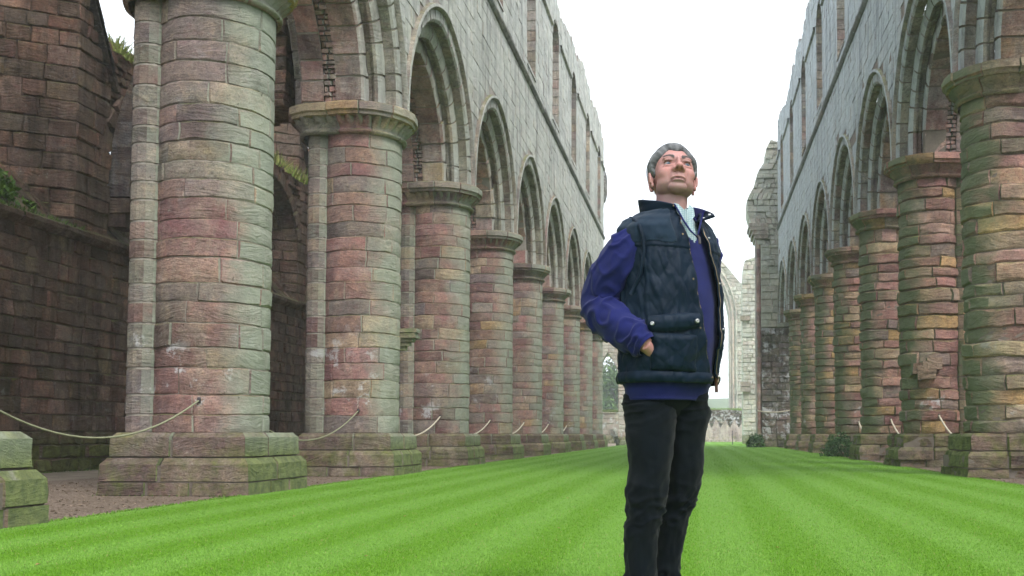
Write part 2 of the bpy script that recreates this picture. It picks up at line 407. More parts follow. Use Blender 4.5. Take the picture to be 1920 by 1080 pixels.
# ------------------------------------------------------------------ piers
ORD = ['first', 'second', 'third', 'fourth', 'fifth', 'sixth', 'seventh', 'eighth', 'ninth']
PLP = [(1.06,.0),(1.06,.155),(1.06,.165),(1.05,.36),(.985,.42),(.955,.43),(.955,.66),(.895,.715)]
def plinth(sink, cx, cy, side, pal, erode):
    cx = cx - side*DRUM
    tiers = [((.885,.0),(.88,.07),(.88,.15)), ((.88,.155),(.875,.25),(.87,.355),(.815,.425)), ((.795,.43),(.79,.55),(.79,.66),(.735,.715))]
    for ti, prof in enumerate(tiers):
        ts0 = list(range(len(prof)))
        def hz(t):
            t = max(0, min(len(prof)-1, t)); i = min(len(prof)-2, int(t)); f = t-i
            return (prof[i][0]*(1-f)+prof[i+1][0]*f, prof[i][1]*(1-f)+prof[i+1][1]*f)
        # cuts on each side in normalised [-1,1]
        cuts = []
        for k in range(4):
            n = rnd.choice([2, 3, 3]) if ti < 2 else rnd.choice([2, 2, 3])
            c = [-1+2*(i+rnd.uniform(-.22, .22))/n if 0 < i < n else (-1 if i == 0 else 1) for i in range(n+1)]
            cuts.append(c)
        def fn_side(k, off):
            ang = k*PI/2
            def fn(s, t, d):
                h, z = hz(t); hh = h+off+d
                x, y = s*(h+off), -hh
                if abs(s) > .999: x = s*hh
                return (cx+x*math.cos(ang)-y*math.sin(ang), cy+x*math.sin(ang)+y*math.cos(ang), z)
            return fn
        m = len(prof)-1
        def tsl():
            return [0.0, .08]+[float(i) for i in range(1, m)]+([m-.0] if True else [])
        offs = [rnd.gauss(.0, .008*erode) for _ in range(4)]
        def one(k, a, b, fl, fr, off, jit, mb, col):
            ss = [a + (.008 if fl else 0)] + ([a+.03] if fl else []) + [(a*2+b)/3, (a+2*b)/3] + ([b-.03] if fr else []) + [b-(.008 if fr else 0)]
            ts = [0.0, .12]+[float(i) for i in range(1, m)]+[m-.12, float(m)]
            patch(mb, fn_side(k, off), ss, ts, 0, -.04, jit, (fl, fr, 1, 0), col, sj=.004, tj=.02)
        for k in range(4):
            c = cuts[k]; nx = cuts[(k+1) % 4]
            for i in range(1, len(c)-2):
                a, b = c[i], c[i+1]; off = offs[k]*0+rnd.gauss(0, .006*erode)
                sink.add(lambda mb, col, k=k, a=a, b=b, off=off: one(k, a, b, 1, 1, off, .006*erode, mb, col), pick(pal))
            off = rnd.gauss(0, .006*erode)     # corner stone, two faces
            def corner(mb, col, k=k, off=off):
                one(k, cuts[k][-2], 1, 1, 0, off, .004*erode, mb, col)
                one((k+1) % 4, -1, cuts[(k+1) % 4][1], 0, 1, off, .004*erode, mb, col)
            sink.add(corner, pick(pal))

def shaft_dirs(side):      # aisle-side attached shafts; side=-1 left row, +1 right row
    # (offset x, offset y, radius) from the pier's middle
    return [(side*.45, -.40, .20), (side*.45, .40, .20), (side*.50, 0, .22)]

def pier(idx, cx, cy, side, label, pal, erode, single, cap_scallop, near=False):
    root = empty('stone_pier', (cx, cy, 0), label, 'pier', 'sandstone piers of the nave arcades')
    ms, mj = (M_pl, M_plj) if side < 0 else (M_pr, M_prj)
    sink = Sink(root, ms, mj, 'stone', 296, single)
    dx = cx - side*DRUM
    gap = .004 if side < 0 else .006; wob = .022 if side < 0 else .034
    plinth(sink, cx, cy, side, 'plinth', erode)
    # courses
    z = Z_PL; r = random.Random(idx*31+(side > 0)*977)
    while z < Z_NECK-.05:
        h = r.uniform(.21, .31)
        if z+h > Z_NECK-.14: h = Z_NECK-z
        a = r.uniform(0, 2*PI); tot = 2*PI; n = r.choice([4, 5, 5, 6])
        ws = [r.uniform(.6, 1.5) for _ in range(n)]; S = sum(ws)
        cpal = (('left' if (r.random() < .35 or 2.2 < z < 3.6) else ('left_dark' if z < 2.3 else 'first')) if pal == 'first' else pal) if side < 0 else (pal if r.random() < .7 else 'right')
        high = z > 3.2
        coff = r.gauss(0, .004*erode)
        for wv in ws:
            da = 2*PI*wv/S; a0, a1 = a, a+da; a += da
            pr = max((-.005 if side < 0 else -.013), coff + r.gauss(0, .0045*erode))
            if side > 0 and r.random() < .15: pr -= .015
            if side > 0 and z > 2.4: gp = r.uniform(.001, .009)
            else: gp = r.choice((.0006, .001, .003, .005))
            def mk(mb, col, a0=a0, a1=a1, z=z, h=h, pr=pr, gp=gp):
                def fn(s, t, d):
                    w_ = mnoise.noise(Vector((math.cos(s)*1.9, math.sin(s)*1.9, t*1.7+idx*7)))
                    w2 = mnoise.noise(Vector((math.cos(s)*4+9, math.sin(s)*4, t*6+idx*3)))
                    e_ = min(1, (t-Z_PL)/.3, (Z_NECK-t)/.3) if Z_PL < t < Z_NECK else 0
                    tt = t+e_*(w_*wob+w2*wob*.45); s2 = s+w2*wob*1.1
                    return (dx+(PR+d)*math.cos(s2), cy+(PR+d)*math.sin(s2), tt)
                nseg = max(2, min(6, int((a1-a0)/.24)))
                patch(mb, fn, rng(a0, a1, gp/PR, .016/PR, nseg), rng(z, z+h, gp, .008+.006*erode, 2), pr, (-.0135 if side < 0 else -.036), .0035*erode, col=col, sj=.005, tj=.005+.002*erode, r=r, chip=.022 if side < 0 else .034)
            sink.add(mk, pick(cpal, r), single)
        for (ox, oy, rad) in shaft_dirs(side):
            sx, sy = cx+ox, cy+oy; sa = math.atan2(oy, ox-side*.1)
            def mk(mb, col, sx=sx, sy=sy, rad=rad, z=z, h=h, sa=sa):
                fn = lambda s, t, d: (sx+(rad+d)*math.cos(s), sy+(rad+d)*math.sin(s), t)
                patch(mb, fn, [sa-2.1+4.2*k/8 for k in range(9)], rng(z, z+h, .004, .012, 1), .0, -.03, .0015*erode, (0, 0, 1, 1), col, tj=.002, r=r)
            sink.add(mk, pick('first' if side < 0 else pal, r), single)
        z += h
    sink.finish('stone_courses')
    # mortar core
    core = MB(); nn = 40
    cr = PR-(.020 if side < 0 else .044)
    vs = [(dx+cr*math.cos(2*PI*i/nn), cy+cr*math.sin(2*PI*i/nn), zz) for zz in (.6, Z_NECK+.1) for i in range(nn)]
    core.add(vs, grid_faces(nn, 2, True))
    for (ox, oy, rad) in shaft_dirs(side):
        sx, sy = cx+ox, cy+oy
        core.add([(sx+(rad-.012)*math.cos(2*PI*i/14), sy+(rad-.012)*math.sin(2*PI*i/14), zz) for zz in (.6, Z_NECK+.1) for i in range(14)], grid_faces(14, 2, True))
    core.build('mortar_core', M_mort if side < 0 else M_mortd, root)
    pc = MB()
    pc.box(dx-.86, dx+.86, cy-.86, cy+.86, -.1, .34); pc.box(dx-.775, dx+.775, cy-.775, cy+.775, .33, .63); pc.box(dx-.73, dx+.73, cy-.73, cy+.73, .62, .70)
    pc.build('plinth_core', M_mortd, root, smooth=False)
    # capital: bell stones with scallops, neck ring, abacus
    base = PI if side < 0 else 0
    def bulge(a):
        d = abs((a-base+PI) % (2*PI)-PI); return .31*min(1, max(0, (1.15-d)/.5))
    nsc = 30
    bell = [(.0,PR+.02,0),(.02,PR+.075,0),(.055,PR+.085,0),(.085,PR+.03,0),(.11,PR+.03,0),(.17,PR+.07,.4),(.235,PR+.135,.85),(.29,PR+.165,1.)]
    def bfn(a, t, d):
        i = max(0, min(len(bell)-2, int(t))); f = min(1, t-i)
        z_ = bell[i][0]*(1-f)+bell[i+1][0]*f; rr = bell[i][1]*(1-f)+bell[i+1][1]*f; k = bell[i][2]*(1-f)+bell[i+1][2]*f
        if cap_scallop: rr += k*.13*(abs(math.sin(nsc*a/2))-.72)
        rr += bulge(a)+d
        return (dx+rr*math.cos(a), cy+rr*math.sin(a), Z_NECK-.055+z_)
    def afn(a, t, d):
        ab = [(-.0,PR+.13),(.012,PR+.225),(.06,PR+.235),(.085,PR+.275),(.20,PR+.275),(.225,PR+.25),(.23,PR-.1)]
        i = max(0, min(len(ab)-2, int(t))); f = min(1, t-i)
        z_ = ab[i][0]*(1-f)+ab[i+1][0]*f; rr = ab[i][1]*(1-f)+ab[i+1][1]*f
        rr = rr+bulge(a)+d
        return (dx+rr*math.cos(a), cy+rr*math.sin(a), Z_CAP-.02+z_)
    sk = Sink(root, ms, mj, 'capital_stone', 300, single, sharp=R(60))
    nseg = 8; a0 = rnd.uniform(0, 1)
    for i in range(nseg):
        s0, s1 = a0+i*2*PI/nseg, a0+(i+1)*2*PI/nseg; pr = rnd.gauss(0, .006*erode)
        nn = 15 if (cap_scallop and single) else 5
        sk.add(lambda mb, col, s0=s0, s1=s1, pr=pr, nn=nn: patch(mb, bfn, rng(s0, s1, .003, .01, nn), [0,1,2,3,4,5,6,7], pr, -.03, .002*erode, (1,1,0,0), col), pick('left' if side < 0 else pal))
    sk.finish('capital_ring')
    sk = Sink(root, ms, mj, 'abacus_stone', 300, single, sharp=R(35))
    nseg = 10; a0 = rnd.uniform(0, 1)
    for i in range(nseg):
        s0, s1 = a0+i*2*PI/nseg, a0+(i+1)*2*PI/nseg; pr = rnd.gauss(0, .009*erode)
        sk.add(lambda mb, col, s0=s0, s1=s1, pr=pr: patch(mb, afn, rng(s0, s1, .003, .012, 2), [0,1,2,3,4,5,6], pr, -.03, .004*erode, (1,1,0,0), col), pick('left' if side < 0 else pal))
    sk.finish('abacus_ring')
    return root

lab_l = ['pier cut off by the left frame edge, only its mossy stepped plinth corner showing',
 'nearest whole pier on the left, greenish shaft with pink lower stones and a rope',
 'second whole pier from the left, pink shaft under a scalloped capital',
 'third whole pier on the left with small moulded bracket at its left flank',
 'fourth whole pier on the left, pink and buff blocks under an ochre capital',
 'fifth whole pier on the left, pale grey top over mixed ochre stones',
 'sixth whole pier on the left, pink brown shaft with low ruined plinth',
 'seventh whole pier on the left, narrow shaft just before the last two',
 'eighth whole pier on the left, just before the last one',
 'farthest pier on the left, beside the elbow of the man']
PIERS_L = []
YL[0] += .22
for k in range(0, 10):
    PIERS_L.append(pier(k, XL, YL[k], -1, lab_l[k], 'first' if k in (0, 1) else 'left', .75, k <= 7, k < 5))
Z_NECK, Z_CAP, Z_SPR, STR_Z = Z_NECK+.42, Z_CAP+.42, Z_SPR+.42, STR_Z+.42
lab_r = ['pier just beyond the right frame edge',
 'nearest pier on the right, cut by the frame edge, green flank and buff front',
 'second pier on the right, eroded pink blocks with a broken corbel low down',
 'third pier on the right, buff and pink blocks with dark green shaded flank',
 'fourth pier on the right, with green shrub beside its plinth',
 'fifth pier on the right, narrow shaft of ochre and pink blocks',
 'sixth pier on the right, narrow eroded shaft next to the farthest one',
 'farthest pier on the right, pink shaft beside the dark crossing pier']
PIERS_R = []
for k in range(1, 8):
    PIERS_R.append(pier(k+20, XR, YR[k], 1, lab_r[k], 'firstr' if k == 1 else 'right', 3.1, k <= 6, False))

# ------------------------------------------------------------------ arcade walls
C0 = .26                                     # the two centres of a pointed arch lie this far past its middle
R1, R2_, R3 = 2.71, 2.43, 2.17               # radii of the three orders
def arch_pt(r_, ph): return (-C0 + r_*math.cos(ph), r_*math.sin(ph))
def apex_ang(r_): return math.acos(C0/r_)

def arcade(side, piers_y, face, root, mats, matsj, pal_face, single_bays, first_bay, ragged, top_fn, win=True):
    ms, mj = mats, matsj
    X = lambda dep: face + side*dep              # dep measured into the wall from the nave face
    vs_sink = {}
    sk_face = Sink(root, ms, mj, 'ashlar_stone', 300)
    core = MB()
    prof1 = [(-.0,R1+.34),(-.0,R1+.05),(.04,R1),(.22,R1)]
    hood  = [(.0,R1+.36),(-.075,R1+.34),(-.085,R1+.28),(-.03,R1+.245),(.0,R1+.235)]
    prof2 = [(.22,R1-.0),(.22,R2_+.11),(.235,R2_+.08),(.27,R2_+.0),(.32,R2_-.02),(.365,R2_+.0),(.385,R2_+.03),(.45,R2_+.03)]
    prof3 = [(.45,R2_+.0),(.45,R3+.03),(.48,R3),(.92,R3)]
    prof4 = [(.90,R3),(1.14,R3)]
    prof5 = [(1.13,R3),(1.50,R3),(1.52,R3+.03),(1.52,R2_)]
    prof6 = [(1.52,R2_+.02),(1.62,R2_+.02),(1.64,R2_+.05),(1.64,R1)]
    prof7 = [(1.64,R1),(1.81,R1),(1.85,R1+.05),(1.85,R1+.36)]
    def sweeper(prof, yc, half):
        nrm = []
        for i in range(len(prof)):
            a = prof[max(0, i-1)]; b = prof[min(len(prof)-1, i+1)]
            tx, tr = b[0]-a[0], b[1]-a[1]; L = math.hypot(tx, tr) or 1
            nrm.append((tr/L, -tx/L))            # points out of the stone
        def fn(ph, t, d):
            i = max(0, min(len(prof)-2, int(t))); f = min(1, t-i)
            dep = prof[i][0]*(1-f)+prof[i+1][0]*f; rr = prof[i][1]*(1-f)+prof[i+1][1]*f
            nx = nrm[i][0]*(1-f)+nrm[i+1][0]*f; nr = nrm[i][1]*(1-f)+nrm[i+1][1]*f
            dep += d*nx; rr += d*nr
            y, z = arch_pt(rr, min(ph, math.acos(min(1, C0/rr))))
            return (X(dep), yc + (y if half else -y), Z_SPR+z)
        return fn
    order = sorted(range(len(piers_y)-1), key=lambda b: (b not in single_bays, b))
    for b in order:
        y0, y1 = piers_y[b], piers_y[b+1]; yc = (y0+y1)/2
        single = b in single_bays
        # hood mould = the arch part of this bay
        arch_mb = MB()
        for half in (0, 1):
            fn = sweeper(hood, yc, half); am = apex_ang(R1+.3)
            N = 22 if single else 12
            patch(arch_mb, fn, [am*i/N for i in range(N+1)], [0, 1, 2, 3, 4], 0, 0, .0015, (0,0,0,0), pick('order'))
        arch = arch_mb.build('arch', mj, root, colours=True, sharp=R(40))
        sink = Sink(arch, ms, mj, 'voussoir', 300, single, sharp=R(32))
        specs = [(prof1, R1, .36, 'order', .004, 0), (prof2, R2_, .42, 'order', .004, 0), (prof3, R3, .38, 'vous', .014, .2),
                 (prof4, R3, .085, 'vous', .018, 1), (prof5, R3, .36, 'vous', .014, .2), (prof6, R2_, .5, 'order', .005, 0), (prof7, R1, .5, 'order', .004, 0)]
        for si, (prof, rr, stp, pal, jit, rub) in enumerate(specs):
            am = apex_ang(rr)
            for half in (0, 1):
                fn = sweeper(prof, yc, half); ph = 0.0
                while ph < am-1e-4:
                    st = stp/rr*rnd.uniform(.8, 1.25)
                    if ph+st > am-.05: st = am-ph
                    if si == 3:
                        # small wedged rubble between the two leaves
                        mid = rnd.uniform(.35, .7); pr = rnd.uniform(-.06, .01)
                        f2 = lambda s, t, d, ph=ph, fn=fn: fn(s, t, d)
                        for (t0, t1) in ((0, mid), (mid, 1)):
                            sink.add(lambda mb, col, ph=ph, st=st, t0=t0, t1=t1, fn=fn, pr=rnd.uniform(-.06, .012): patch(mb, fn, rng(ph, ph+st, .002, .004, 1), rng(t0, t1, .02, .06, 1), pr, -.10, .008, col=col), pick('vous' if rnd.random() < .85 else 'left'), False)
                    else:
                        nt_ = len(prof)-1
                        ts = [0]+[float(i) for i in range(1, nt_)]+[nt_] if nt_ > 3 else [0, .5]+[float(i) for i in range(1, nt_)]+[nt_-.5, nt_]
                        if rub: ts = [t for t in ts]
                        pr = rnd.gauss(0, jit*.8)
                        big = single and si in (0, 1, 2, 4)
                        gp = .0015 if si in (0, 1, 5, 6) else .003
                        sink.add(lambda mb, col, ph=ph, st=st, fn=fn, ts=ts, pr=pr, jit=jit, gp=gp: patch(mb, fn, rng(ph, ph+st, gp, .006, 2), ts, pr, -.04, jit*.6, (1,1,0,0), col), pick(pal), big)
                    ph += st
                N = 16
                cf = fn
                patch(core, cf, [am*i/N for i in range(N+1)], [float(i) for i in range(len(prof))], (-.11 if si == 3 else -.022), 0, 0, (0,0,0,0), (.3,.25,.21))
        sink.finish('arch_stones')
        # wall core over the arch, up to the string course
        for dep in (.006, TH-.02):
            N = 14; vs = []
            rr = R1+.3; am = apex_ang(rr)
            pts = [(y0-.0, Z_SPR-.1)]+[(yc-arch_pt(rr, am*i/N)[0], Z_SPR+arch_pt(rr, am*i/N)[1]) for i in range(N+1)]
            pts += [(yc+arch_pt(rr, am*(N-i)/N)[0], Z_SPR+arch_pt(rr, am*(N-i)/N)[1]) for i in range(1, N+1)]+[(y1+.0, Z_SPR-.1)]
            for (py, pz) in pts: vs += [(X(dep), py, pz), (X(dep), py, STR_Z+.3)]
            core.add(vs, [(2*i, 2*i+2, 2*i+3, 2*i+1) for i in range(len(pts)-1)], (.36,.33,.28))
        # ashlar facing
        z = Z_SPR
        WH, WS, WA = .85, STR_Z+3.55, STR_Z+.5            # clerestory light: half width, springing, sill
        while z < 18.6:
            h = rnd.uniform(.26, .36)
            zt = z+h
            if z < STR_Z < zt: zt = STR_Z; h = zt-z
            zm = (z+zt)/2
            # solid intervals of this course in the bay
            if zm < Z_SPR+R1+.3:
                zz = max(0., z+.02-Z_SPR); rr = R1+.3
                q = rr*rr-zz*zz
                hole = max(0, -C0+math.sqrt(q)) if q > 0 else 0
            elif WA < zm < WS: hole = WH
            elif WS <= zm < WS+WH: hole = math.sqrt(max(0, WH**2-(z-WS)**2))
            else: hole = 0
            ivs = [(y0, yc-hole), (yc+hole, y1)] if hole > .02 else [(y0, y1)]
            for (a, c_) in ivs:
                y = a
                while y < c_-.06:
                    L = rnd.uniform(.35, .8)
                    if y+L > c_-.22: L = c_-y
                    yb = y+L; ym = (y+yb)/2
                    if zm > 14 and zm > top_fn(ym)-.1: y = yb; continue
                    pr = rnd.gauss(.004, .004)
                    fn = lambda s, t, d: (X(-d), s, t)
                    sk_face.add(lambda mb, col, y=y, yb=yb, z=z, zt=zt, pr=pr, fn=fn: patch(mb, fn, rng(y, yb, .002, .006, 2), rng(z, zt, .002, .006, 1), pr, -.005, .0015, col=col), pick(pal_face), single and zm > Z_SPR+.9)
                    y = yb
            z = zt
        # clerestory walling: jambs, head, back, ragged top
        for (a, c_) in ((y0, yc-WH), (yc+WH, y1)):
            for dep in (.015, TH-.25):
                N = 6
                for i in range(N):
                    ya, yb = a+(c_-a)*i/N, a+(c_-a)*(i+1)/N; t_ = top_fn((ya+yb)/2)-.12
                    core.add([(X(dep), ya, STR_Z), (X(dep), yb, STR_Z), (X(dep), yb, t_), (X(dep), ya, t_)], [(0,1,2,3)], (.36,.33,.28))
        for dep in (.015, TH-.25):
            N = 10; vs = []
            for i in range(N+1):
                yy = yc-WH*math.cos(PI*i/N); vs += [(X(dep), yy, WS+WH*math.sin(PI*i/N)), (X(dep), yy, top_fn(yy)-.12)]
            core.add(vs, [(2*i, 2*i+2, 2*i+3, 2*i+1) for i in range(N)], (.36,.33,.28))
            core.add([(X(dep), yc-WH, STR_Z), (X(dep), yc+WH, STR_Z), (X(dep), yc+WH, WA), (X(dep), yc-WH, WA)], [(0,1,2,3)], (.3,.3,.28))
        wmb = MB()
        # jamb stones, alternately long and short, in two steps
        window = None
        js = []
        zz = WA
        while zz < WS-.05:
            h = .33 if zz+.5 < WS else WS-zz
            for s_ in (-1, 1):
                js.append((s_, zz, h))
            zz += h
        wm = MB()
        patch(wm, lambda s, t, d: (X(t), s, WA+.04+(t-.3)*.25+d), [yc-WH+2*WH*i/4 for i in range(5)], [-.03, .3, .8, 1.6], 0, 0, .006, (0,0,0,0), pick('jamb'))
        window = wm.build('window', mj, root, colours=True, sharp=R(40))
        jk = Sink(window, ms, mj, 'jamb_stone', 300, single)
        for (s_, zz, h) in js:
            fn = lambda s, t, d, s_=s_: (X(s), yc+s_*(WH-d), t)
            jk.add(lambda mb, col, fn=fn, zz=zz, h=h: patch(mb, fn, rng(-.0, .52, .0, .012, 2), rng(zz, zz+h, .003, .010, 1), .0, -.03, .003, (0,0,1,1), col), pick('jamb'))
            fn = lambda s, t, d, s_=s_: (X(s), yc+s_*(WH-.10-d), t)
            jk.add(lambda mb, col, fn=fn, zz=zz, h=h: patch(mb, fn, rng(.52, 1.58, .0, .012, 1), rng(zz, zz+h, .003, .010, 1), .0, -.03, .003, (0,0,1,1), col), pick('jamb'), False)
            f3 = lambda s, t, d, s_=s_: (X(.52-d), yc+s_*s, t)
            jk.add(lambda mb, col, f3=f3, zz=zz, h=h: patch(mb, f3, [WH-.11, WH+.0], rng(zz, zz+h, .003, .010, 1), .0, -.0, .0, (0,0,1,1), col), pick('jamb'), False)
        NV = 11
        for i in range(NV):
            a0, a1 = PI*i/NV, PI*(i+1)/NV
            for (rr, d0, d1) in ((WH, -.0, .52), (WH-.1, .52, 1.58)):
                fn = lambda s, t, d, rr=rr: (X(t), yc-(rr-d)*math.cos(s), WS+(rr-d)*math.sin(s))
                jk.add(lambda mb, col, fn=fn, a0=a0, a1=a1, d0=d0, d1=d1: patch(mb, fn, rng(a0, a1, .004, .01, 1), [d0, (d0+d1)/2, d1], 0, -.03, .002, (1,1,0,0), col), pick('jamb'), False)
            fn = lambda s, t, d: (X(-.012-d), yc-t*math.cos(s), WS+t*math.sin(s))
            jk.add(lambda mb, col, fn=fn, a0=a0, a1=a1: patch(mb, fn, rng(a0, a1, .004, .01, 1), [WH-.01, WH+.02, WH+.24, WH+.27], 0.006, -.02, .001, (1,1,0,1), col), pick(pal_face), False)
            fn = lambda s, t, d: (X(.52-d), yc-t*math.cos(s), WS+t*math.sin(s))
            jk.add(lambda mb, col, fn=fn, a0=a0, a1=a1: patch(mb, fn, rng(a0, a1, .004, .01, 1), [WH-.11, WH], 0.0, -.0, .0, (0,0,0,0), col), pick(pal_face), False)
        jk.finish('window_stones')
        # broken upper string between the windows
        ub = MB()
        for (a, c_) in ((y0, yc-WH-.25), (yc+WH+.25, y1)):
            patch(ub, lambda s, t, d: (X(-[0,.09,.10,0][int(t)]), s, STR_Z+3.75+[0,.03,.12,.15][int(t)]), [a+(c_-a)*i/6 for i in range(7)], [0,1,2,3], 0, 0, 0, (0,0,0,0), pick(pal_face))
        ub.build('upper_string_course', mj, root, colours=True, sharp=R(40))
    # rubble along the broken top, full thickness
    tk = Sink(root, ms, mj, 'coping_rubble', 300, False)
    y = piers_y[0]
    while y < piers_y[-1]:
        L = rnd.uniform(.25, .55); t_ = top_fn(y+L/2)
        for dd in np.arange(0, TH-.3, .4):
            tk.add(lambda mb, col, y=y, L=L, dd=dd, t_=t_+rnd.uniform(-.12, .12): mb.box(*sorted((X(dd+.01), X(dd+.39))), y+.01, y+L, t_-.42, t_, col, .035), pick(pal_face))
        y += L
    tk.finish('broken_wall_top')
    sk_face.finish('ashlar_courses')
    core.build('wall_core', M_mort if side < 0 else M_mortd, root, smooth=False)
    # main string course
    st = MB(); seg = []
    ya, yb = piers_y[0], piers_y[-1]
    sp = [(0,-.10),(.045,-.085),(.10,-.01),(.10,.05),(.0,.13)]
    y = ya
    while y < yb:
        L = min(rnd.uniform(.7, 1.2), yb-y); pr = rnd.gauss(0, .004)
        patch(st, lambda s, t, d, pr=pr: (X(-(sp[int(t)][0]+(pr if t > 0 else 0))), s, STR_Z+sp[int(t)][1]), [y+.004, y+L-.004], [0,1,2,3,4], 0, 0, 0, (0,0,0,0), tuple(c*.45 for c in pick(pal_face)))
        y += L
    st.build('string_course', M_core_str, root, colours=True, sharp=R(30))

g = NT('dark_string_course'); _c = g.n('ShaderNodeAttribute', attribute_name='tint').outputs['Color']
_P = g.n('ShaderNodeNewGeometry').outputs['Position']
M_core_str = g.out(g.mix(g.ramp(g.noise(_P, 5, 6, .7), .4, .65), _c, (.10,.105,.085)), g.noise(_P, 25, 5), .01, .6)  # string course darker than the wall face, mottled by noise

def mk_top(base, seed, far=0.0):
    def f(y):
        q = math.floor(y/.45)*.45
        v = mnoise.noise(Vector((q*.35, seed, 0)))*.9 + mnoise.noise(Vector((q*1.3, seed, 5)))*.35
        return base + v - .0*far
    return f
WALL_L = empty('arcade_wall', (FL-TH/2, (YL[0]+YL[-1])/2, 0), 'long grey-green arcade wall over the left piers, pointed arches below tall clerestory windows', 'wall')
WALL_R = empty('arcade_wall', (FR+TH/2, (YR[1]+YR[-1])/2, 0), 'long blue-grey arcade wall over the right piers with pointed arches and broken top', 'wall')
Z_NECK, Z_CAP, Z_SPR, STR_Z = Z_NECK-.42, Z_CAP-.42, Z_SPR-.42, STR_Z-.42
arcade(-1, YL+[YL[-1]+BAY*.62] if False else YL, FL, WALL_L, M_nl, M_nlj, 'grey', (1, 2, 3, 4), 0, True, mk_top(17.1, 1.3))
YRX = [YR[0]-BAY]+YR+[YR[-1]+BAY]
Z_NECK, Z_CAP, Z_SPR, STR_Z = Z_NECK+.42, Z_CAP+.42, Z_SPR+.42, STR_Z+.42
arcade(1, YRX[1:], FR, WALL_R, M_nr, M_nrj, 'greyr', (0, 1, 2, 3, 4), 0, True, mk_top(17.5, 8.3))

def litter():
    r = random.Random(44); mb = MB()
    for q in range(5200):
        y = r.uniform(7.2, 24); x = r.uniform(-9.0, LAWN_L+.02) if r.random() < .7 else r.uniform(LAWN_R, 7.2)
        a = r.uniform(0, 6.28); L = r.uniform(.008, .026); w_ = L*r.uniform(.3, .8); z = .003
        c_, s_ = math.cos(a), math.sin(a); h = r.uniform(.002, .012)
        k = r.random(); col = tuple((.07,.05,.035)[i]*(1-k)+(.36,.27,.19)[i]*k for i in range(3))
        mb.add([(x-c_*L, y-s_*L, z), (x+s_*w_, y-c_*w_, z+h), (x+c_*L, y+s_*L, z), (x-s_*w_, y+c_*w_, z+h*.6)], [(0,1,2,3)], col)
    g = NT('bark_chips'); cc = g.n('ShaderNodeAttribute', attribute_name='tint').outputs['Color']
    o = mb.build('gravel', g.out(cc), None, colours=True, smooth=False)
    tag(o, 'loose gravel and bark chips on the path between lawn and piers', 'gravel', kind='stuff')
    mb = MB()
    for q in range(36):
        y = 5/(r.random()*.85+.13); x = r.uniform(LAWN_L+.1, LAWN_R-.1); a = r.uniform(0, 6.28); L = r.uniform(.010, .018); z = .020
        c_, s_ = math.cos(a), math.sin(a); col = r.choice([(.30,.20,.08), (.34,.29,.12), (.25,.16,.07)])
        mb.add([(x-c_*L, y-s_*L, z), (x+s_*L*.6, y-c_*L*.6, z+.006), (x+c_*L, y+s_*L, z+.003), (x-s_*L*.6, y+c_*L*.6, z+.008)], [(0,1,2,3)], col)
    o = mb.build('fallen_leaves', g.m, None, colours=True, smooth=False)
    tag(o, 'small dry leaves scattered on the lawn', 'leaves', kind='stuff')
litter()
# ------------------------------------------------------------------ north aisle wall (left) and its twin behind the right arcade
def block_patch(mb, fn, a, b, z0, z1, col, pr, gap=.008, bev=.018, rec=-.05, jit=.014, n=2):
    gap = rnd.choice((.002, .005, .011))
    patch(mb, fn, rng(a, b, gap, bev, n), rng(z0, z1, gap, bev, 1), pr, rec*.7, jit, col=col, sj=.018, tj=.014, chip=.03)

